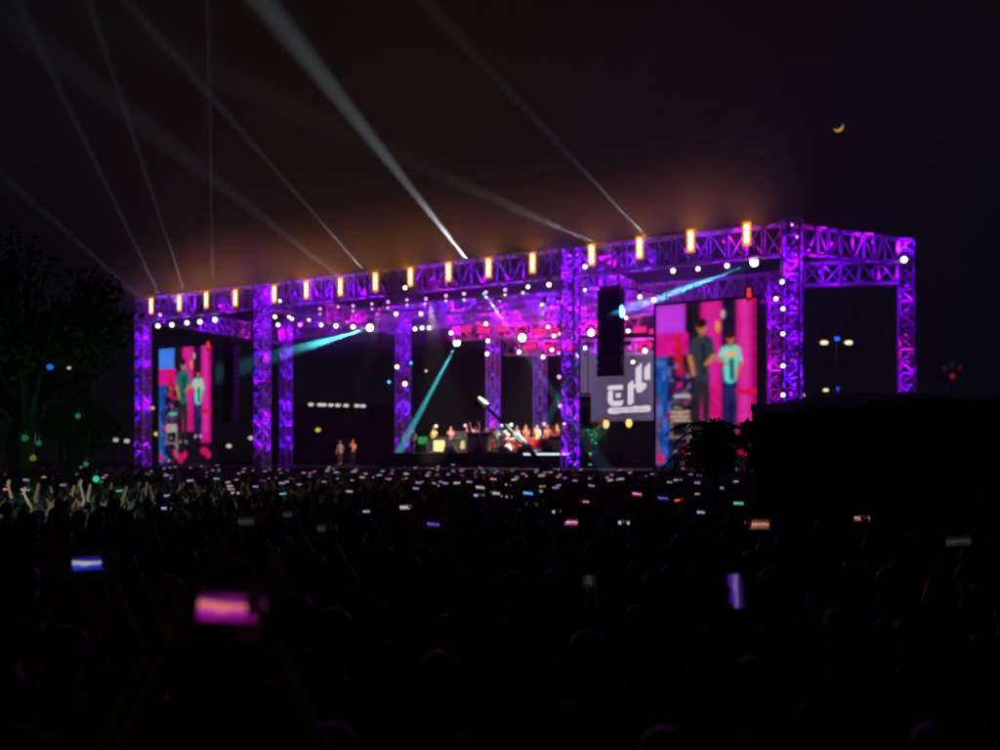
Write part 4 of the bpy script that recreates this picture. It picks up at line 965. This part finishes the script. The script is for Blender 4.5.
def palm(x, y, h, n, ln, label, seed):
    t = thing('palm_shrub', label, 'plant', (x, y, 0)); r = random.Random(seed)
    ob('trunk', MB().path([(0, 0, 0), (.05, 0, h * .5), (0, 0, h)], [.09, .06, .05], 8), BARK, t)
    for i in range(n):
        az = 6.283 * i / n + r.uniform(-.2, .2); el = r.uniform(.0, 1.45); m = MB(); prev = None; L_ = ln * r.uniform(.8, 1.15)
        pts = []
        for j in range(9):
            q = j / 8; rr = L_ * q * math.cos(el * (1 - q * .4)); zz = h + L_ * (math.sin(el) * q - .75 * q * q)
            pts.append(Vector((math.cos(az) * rr, math.sin(az) * rr, zz)))
        m.path(pts, .012, 4); sd = Vector((-math.sin(az), math.cos(az), 0))
        for j in range(1, 9):
            for s in (-1, 1):
                for kk in (0, .5):
                    p = pts[j].lerp(pts[j - 1], kk); d = (pts[j] - pts[j - 1]).normalized(); e_ = p + sd * s * .26 * (1 - .5 * j / 9) + d * .16 - Vector((0, 0, .08))
                    w_ = d * .028; m.add([p - w_, p + w_, e_], [(0, 1, 2)])
        ob('frond', m, LEAF, t)
    ob('leaf_mass', leaves(1000, (.1, 0, h * .95), .58, .2, seed, (1, 1, .8), 9), LEAF, t, kind='stuff')
    return t
palm(3.8, 15.9, 2.95, 17, .95, 'dark shrub with spiky fronds in front of the right video screen corner', 4)
palm(3.95, 13.2, 2.85, 12, .7, 'dark shrub with spiky fronds against the left corner of the tent', 6)

# glowing globes added for green lit leaves; the blue and last yellow are lamps
for i, (px, py, d, c, r_, lab) in enumerate(((78, 416, 22.5, (.03, .42, .16), .09, 'green globe added for lit leaves at the right side of the large left tree'), (25, 438, 22, (.03, .3, .1), .12, 'dim green globe added for lit leaves low in the large left tree'),
      (39, 443, 22, (.02, .35, .14), .09, 'small green globe added for lit leaves right of the dim one in the left tree'), (33, 458, 22, (.35, .3, .03), .11, 'yellowish globe added for lit leaves under the green pair in the left tree'),
      (86, 464, 22.4, (.05, .4, .2), .09, 'green globe added for lit leaves just above the raised arms at the left'), (96, 479, 17.5, (.03, .8, .4), .09, 'bright green globe added for lit leaves among the raised arms'),
      (50, 367, 23, (.02, .2, 1), .10, 'blue lamp in the left tree'), (69, 368, 23, (.7, .6, .15), .06, 'small yellow lamp right of the blue lamp in the left tree'))):
    p = at(px, py, d - .6); r_ *= .7; t = thing('lantern', lab, 'lantern', p, 0, 'coloured lanterns by the left tree')
    ob('globe', MB().ball((0, 0, 0), r_, 8, 6, (1.3 if i > 5 else 1, 1, 1)), em('lantern_%d' % i, c, .35 if i < 5 else .7), t, smooth=True); ob('cord', MB().tube((0, 0, r_), (0, .2, r_ + .8), .008, 4), BLK, t)
    if i < 6: lamp('POINT', 'bulb', t, (0, .3, .1), 4, (.15, 1, .5), rad=.1)
fl = thing('floodlight', 'small pale green floodlight on a pole lighting the raised arms at the left', 'floodlight', (-9.6, 14.8, 0))
ob('pole', MB().tube((0, 0, 0), (0, 0, 2.75), .03, 6), BLK, fl); ob('head', MB().bbox((0, 0, 2.85), (.25, .18, .2), .02), BLK, fl)
lamp('SPOT', 'bulb', fl, (0, .15, 2.85), 240, (.78, 1, .86), (.2, 1, -.18), R(62), 1.0, .05)

# ------------------------------------------------------------------ dark tent on the right
tn = thing('tent', 'large black draped tent on the right standing among the crowd', 'tent', (4.0, 14, 0), R(-16))
TW, TD, TH = 6.4, 4.6, 3.46
for sx in (0, TW / 3, 2 * TW / 3, TW):
    for sy in (0, TD): ob('post', MB().tube((sx, sy + .12, 0), (sx, sy + .12, TH - .72), .04, 8), BLK, tn)
def sag(x, y):
    return -.14 * max(0, 1 - max(x, 0) / 1.6) ** 1.4 + .11 * noise.noise(Vector((x * .9, y * .9, .7))) + .07 * noise.noise(Vector((x * 3.1, y * 3.1, 2.2))) - .05
rf = MB(); nx = 60
for j in range(9):
    for i in range(nx + 1):
        u = i / nx; v = j / 8; x_ = -.1 + (TW + .2) * u; y_ = -.1 + (TD + .2) * v; rf.v.append((x_, y_, TH + .02 + .2 * math.sin(math.pi * v) + sag(x_, y_)))
for j in range(8):
    for i in range(nx): a = j * (nx + 1) + i; rf.f.append((a, a + 1, a + nx + 2, a + nx + 1))
ob('roof', rf, DRAPE, tn, smooth=True)
LIT_DRAPE = mat('drape_painted_light', (.34, .42, .40), .8, 0, .5, 2.5, .2)  # faint light on the folds painted in as a paler drape colour
def drape(x0, y0, x1, y1, seed, m_=None):
    r = random.Random(seed); m = MB(); nX = 56; nZ = 10; ph = [r.uniform(0, 6.28) for _ in range(4)]
    d = Vector((x1 - x0, y1 - y0, 0)); nn = Vector((d.y, -d.x, 0)).normalized(); Ld = d.length
    for j in range(nZ + 1):
        for i in range(nX + 1):
            u = i / nX; v = j / nZ; w = .06 * math.sin(u * Ld * 14 + ph[0] + .5 * v) + .04 * math.sin(u * Ld * 23 + ph[1]) + .03 * math.sin(u * Ld * 5 + ph[2] + v * 2)
            p = Vector((x0, y0, 0)) + d * u + nn * w * (.35 + .65 * (1 - v)); m.v.append((p.x, p.y, .02 + (TH - .03 + sag(p.x, p.y)) * v))
    for j in range(nZ):
        for i in range(nX): a = j * (nX + 1) + i; m.f.append((a, a + 1, a + nX + 2, a + nX + 1))
    ob('drape', m, m_ or DRAPE, tn, smooth=True)
for i in range(3): drape(TW / 3 * i + .01, 0, TW / 3 * (i + 1) - .01, 0, i, LIT_DRAPE if i == 1 else None); drape(TW / 3 * i + .01, TD, TW / 3 * (i + 1) - .01, TD, 10 + i)
drape(0, 0, 0, TD, 20); drape(TW, 0, TW, TD, 21)

# ------------------------------------------------------------------ far lamps
warm = em('street_lamp_glow', (1, .85, .5), 1.3)
def street_lamp(px, pyl, d, label, arm=1.2, twin=True, blue=False, pybase=None):
    p = at(px, pyl, d); t = thing('street_lamp', label, 'street lamp', V(p, 0)); h = p.z
    ob('pole', MB().tube((0, 0, 0), (0, 0, h), .12, 8, .06), mat('galvanised', (.35, .35, .33), .5, .3), t)
    for s in ((-1, 1) if twin else (-1,)):
        ob('arm', MB().tube((0, 0, h - .1), (s * arm, 0, h + .25), .04, 6), MATS['galvanised'], t)
        hd = ob('lamp_head', MB().bbox((s * (arm + .2), 0, h + .27), (.8, .3, .14), .04), MATS['galvanised'], t)
        ob('lamp_glass', MB().ball((s * (arm + .2), -.1, h + .12), .26, 10, 6, (1.5, 1, .8)), warm, hd, smooth=True)
    if blue: ob('blue_beacon', MB().ball((.1, 0, h + .5), .2, 8, 6, (1.5, 1, 1)), em('blue_beacon', (.02, .15, 1), 1.2), t)
street_lamp(836, 344, 85, 'twin armed street lamp with blue beacon seen below the side truss', .95, True, True)
for i, (px, py, d, blue, lab) in enumerate(((830, 391, 120, False, 'far small warm street lamp at the foot of the twin lamp'), (806, 396, 130, False, 'far faint street lamp just right of the near right tower'))):
    street_lamp(px, py, d, lab, .4, False)
bs = thing('signal_mast', 'small blue signal lamp on a far mast beside the low warm lamp', 'signal mast', V(at(837, 389, 118), 0)); hh = at(837, 389, 118).z
ob('pole', MB().tube((0, 0, 0), (0, 0, hh), .08, 6), BLK, bs); ob('lamp', MB().ball((0, 0, hh), .3, 8, 6), em('signal_blue', (.02, .1, 1), 1), bs)
# red and blue lamp cluster on a mast at the far right
mp_ = at(950, 371, 60); ms = thing('signal_mast', 'mast with dim red and blue lamp cluster above the dark tent', 'signal mast', V(mp_, 0))
ob('pole', MB().tube((0, 0, 0), (0, 0, mp_.z - .4), .1, 8), BLK, ms); ob('crossbar', MB().box((0, 0, mp_.z - .3), (1.6, .15, .12)), BLK, ms)
for (dx, dz, r_, c, s_) in ((.1, -.35, .17, (1, .04, .03), .22), (-.4, .15, .16, (.03, .1, .7), .12), (.6, .2, .15, (.5, .03, .08), .1), (.1, .4, .2, (.1, .05, .3), .08)):
    ob('lamp', MB().ball((dx, -.1, mp_.z + dz), r_, 10, 8), em('cluster_%s' % str(dx + dz), c, s_), ms, smooth=True)
# row of floodlights on a far low hall seen under the roof
hall = thing('hall', 'far low dark hall seen through the open back of the stage', 'hall', V(at(338, 457, 170), 0), R(3))
ob('wall', MB().box((0, 8, 5.6), (26, 16, 11.2)), mat('hall_wall', (.05, .055, .06), .9), hall); ob('roof', MB().add([(-13.5, -.5, 11.25), (13.5, -.5, 11.25), (13.5, 16.5, 11.25), (-13.5, 16.5, 11.25), (-13.5, 8, 13), (13.5, 8, 13)], [(0, 1, 5, 4), (3, 4, 5, 2), (0, 4, 3), (1, 2, 5), (0, 3, 2, 1)]), mat('hall_roof', (.04, .04, .045), .8), hall)
for i in range(9): ob('window', MB().box((-11 + i * 2.75, -.02, 4.5), (1.6, .06, 2)), mat('dark_glass', (.02, .02, .025), .15), hall)
for i, px in enumerate((311, 320, 324, 331, 338, 346, 357, 363)):
    p = at(px, 404.5 + i * .22, 168); t = thing('floodlight', 'white floodlight, %s from left along the eave of the far hall' % nth(i), 'floodlight', p, 0, 'white floodlights on the far hall')
    ob('housing', MB().bbox((0, .2, .1), (.8, .4, .5), .05), BLK, t); ob('glass', MB().ball((0, -.05, 0), .36, 8, 6, (1.5, .3, .8)), em('flood_white', (.95, 1, .85), .8 if i != 2 else 1.2), t)
for i, (px, py, d, c, lab) in enumerate(((318, 430, 100, (.7, .6, .05), 'small yellow lamp on a post behind the stage left'), (116, 440, 100, (.5, .5, .42), 'dim white lamp on a post left of the leftmost tower'), (127, 441, 100, (.6, .6, .5), 'white lamp on a post close to the leftmost tower'),
      (152, 408, 75, (1, .45, .2), 'small orange lamp between leftmost tower and left screen'), (157, 434, 75, (.8, .7, .2), 'small yellow lamp low between leftmost tower and left screen'), (229, 446, 90, (.6, .6, .5), 'dim lamp on a post right of the left screen'), (251, 438, 90, (.6, .55, .4), 'dim lamp on a post left of the second tower'))):
    p = at(px, py, d); t = thing('post_lamp', lab, 'lamp', V(p, 0)); ob('post', MB().tube((0, 0, 0), (0, 0, p.z), .05, 6), BLK, t); ob('globe', MB().ball((0, -.05, p.z), .18 * d / 80, 8, 6, (1.4, 1, 1)), em('post_lamp_%d' % i, c, .9), t, smooth=True)

# ------------------------------------------------------------------ crescent moon (far outside the haze)
mc = at(838.5, 127, 3000); rM = 15.5; m = MB(); n = 20; A0 = R(-165); outer = []; inner = []
for i in range(n + 1):
    a = R(-170) + R(205) * i / n; w = math.sin(math.pi * i / n)
    outer.append(Vector((math.cos(a) * rM, 0, math.sin(a) * rM))); inner.append(Vector((math.cos(a) * (rM - 9.0 * w), 0, math.sin(a) * (rM - 9.0 * w))))
vs = outer + inner + [p + Vector((0, 3, 0)) for p in outer + inner]; q = n + 1
fs = []
for i in range(n):
    fs += [(i, i + 1, q + i + 1, q + i), (2*q + i, 3*q + i, 3*q + i + 1, 2*q + i + 1), (i, 2*q + i, 2*q + i + 1, i + 1), (q + i, q + i + 1, 3*q + i + 1, 3*q + i)]
m.add(vs, fs); mo = ob('moon', m, em('moon_glow', (.75, .38, .06), .75), loc=mc); mo.rotation_euler = (0, 0, -math.atan2(mc.x, mc.y))
tag(mo, 'thin amber crescent moon in the dark sky above the right end', 'moon', kind='structure')

# ------------------------------------------------------------------ haze
hzb = MB().box((0, 0, 31), (1100, 1100, 64)); hm = bpy.data.materials.new('haze_air'); hm.use_nodes = True; nt = hm.node_tree; nt.nodes.clear()
pv_ = nt.nodes.new('ShaderNodeVolumePrincipled'); oo = nt.nodes.new('ShaderNodeOutputMaterial'); pv_.inputs['Density'].default_value = HAZE; pv_.inputs['Anisotropy'].default_value = ANIS; pv_.inputs['Color'].default_value = (.92, .94, .96, 1)
nt.links.new(pv_.outputs[0], oo.inputs['Volume'])
try: hm.cycles.homogeneous_volume = True
except Exception: pass
try: hm.cycles.volume_sampling = 'EQUIANGULAR'
except Exception: pass
hz_o = ob('haze', hzb, hm); tag(hz_o, 'thin haze of stage smoke hanging over the whole place', 'haze', kind='stuff')

# smoke added to spread the lamp glow: thick at the roof lamps and thinning upward, and hanging among the trusses under the roof
def smoke(label, s0, k0, z0, SL, SDp, SH, top, dens, seed):
    sm = bpy.data.materials.new('glow_smoke'); sm.use_nodes = True; nt = sm.node_tree; nt.nodes.clear()
    pvs = nt.nodes.new('ShaderNodeVolumePrincipled'); oo = nt.nodes.new('ShaderNodeOutputMaterial'); tc = nt.nodes.new('ShaderNodeTexCoord'); sx = nt.nodes.new('ShaderNodeSeparateXYZ')
    nz = nt.nodes.new('ShaderNodeTexNoise'); nz.noise_dimensions = '4D'; nz.inputs['W'].default_value = seed; nz.inputs['Scale'].default_value = .22; nz.inputs['Detail'].default_value = 3
    nt.links.new(tc.outputs['Object'], nz.inputs['Vector']); nt.links.new(tc.outputs['Object'], sx.inputs[0])
    def rng(src, a, b, c, d):
        q = nt.nodes.new('ShaderNodeMapRange'); q.interpolation_type = 'SMOOTHSTEP'
        for i, v in enumerate((a, b, c, d)): q.inputs[i + 1].default_value = v
        nt.links.new(src, q.inputs[0]); return q.outputs[0]
    def mul(a_, b_):
        q = nt.nodes.new('ShaderNodeMath'); q.operation = 'MULTIPLY'; nt.links.new(a_, q.inputs[0])
        if isinstance(b_, float): q.inputs[1].default_value = b_
        else: nt.links.new(b_, q.inputs[1])
        return q.outputs[0]
    up_ = rng(sx.outputs['Z'], 0.0, 1.4, 0, 1); dn = rng(sx.outputs['Z'], top, SH, 1, 0)
    prof = mul(mul(up_, mul(dn, dn)), mul(mul(rng(sx.outputs['X'], 0, 4, 0, 1), rng(sx.outputs['X'], SL - 5, SL, 1, 0)), mul(rng(sx.outputs['Y'], 0, 2.5, 0, 1), rng(sx.outputs['Y'], SDp - 2.5, SDp, 1, 0))))
    nt.links.new(mul(mul(prof, rng(nz.outputs[0], .25, .75, .35, 1.3)), dens), pvs.inputs['Density'])
    pvs.inputs['Anisotropy'].default_value = .3; pvs.inputs['Color'].default_value = (.95, .95, .95, 1); nt.links.new(pvs.outputs[0], oo.inputs['Volume'])
    so = ob('smoke', MB().box((SL / 2, SDp / 2, SH / 2), (SL, SDp, SH)), sm, loc=SP(s0, k0, z0)); so.rotation_euler = (0, 0, STAGE_RZ)
    tag(so, label, 'smoke', kind='stuff')
smoke('thin smoke added for amber glow over the lamps along the roof of the stage', -3, -6, 12.2, 50.0, 9.0, 7.4, 1.4, .018, 0.0)
smoke('thin violet lit smoke added for glow among the trusses under the roof', 1.5, .6, 10.2, 43.0, 15.6, 4.9, 3.8, .022, 4.0)
scene.cycles.volume_step_rate = 1.0; scene.cycles.volume_max_steps = 128
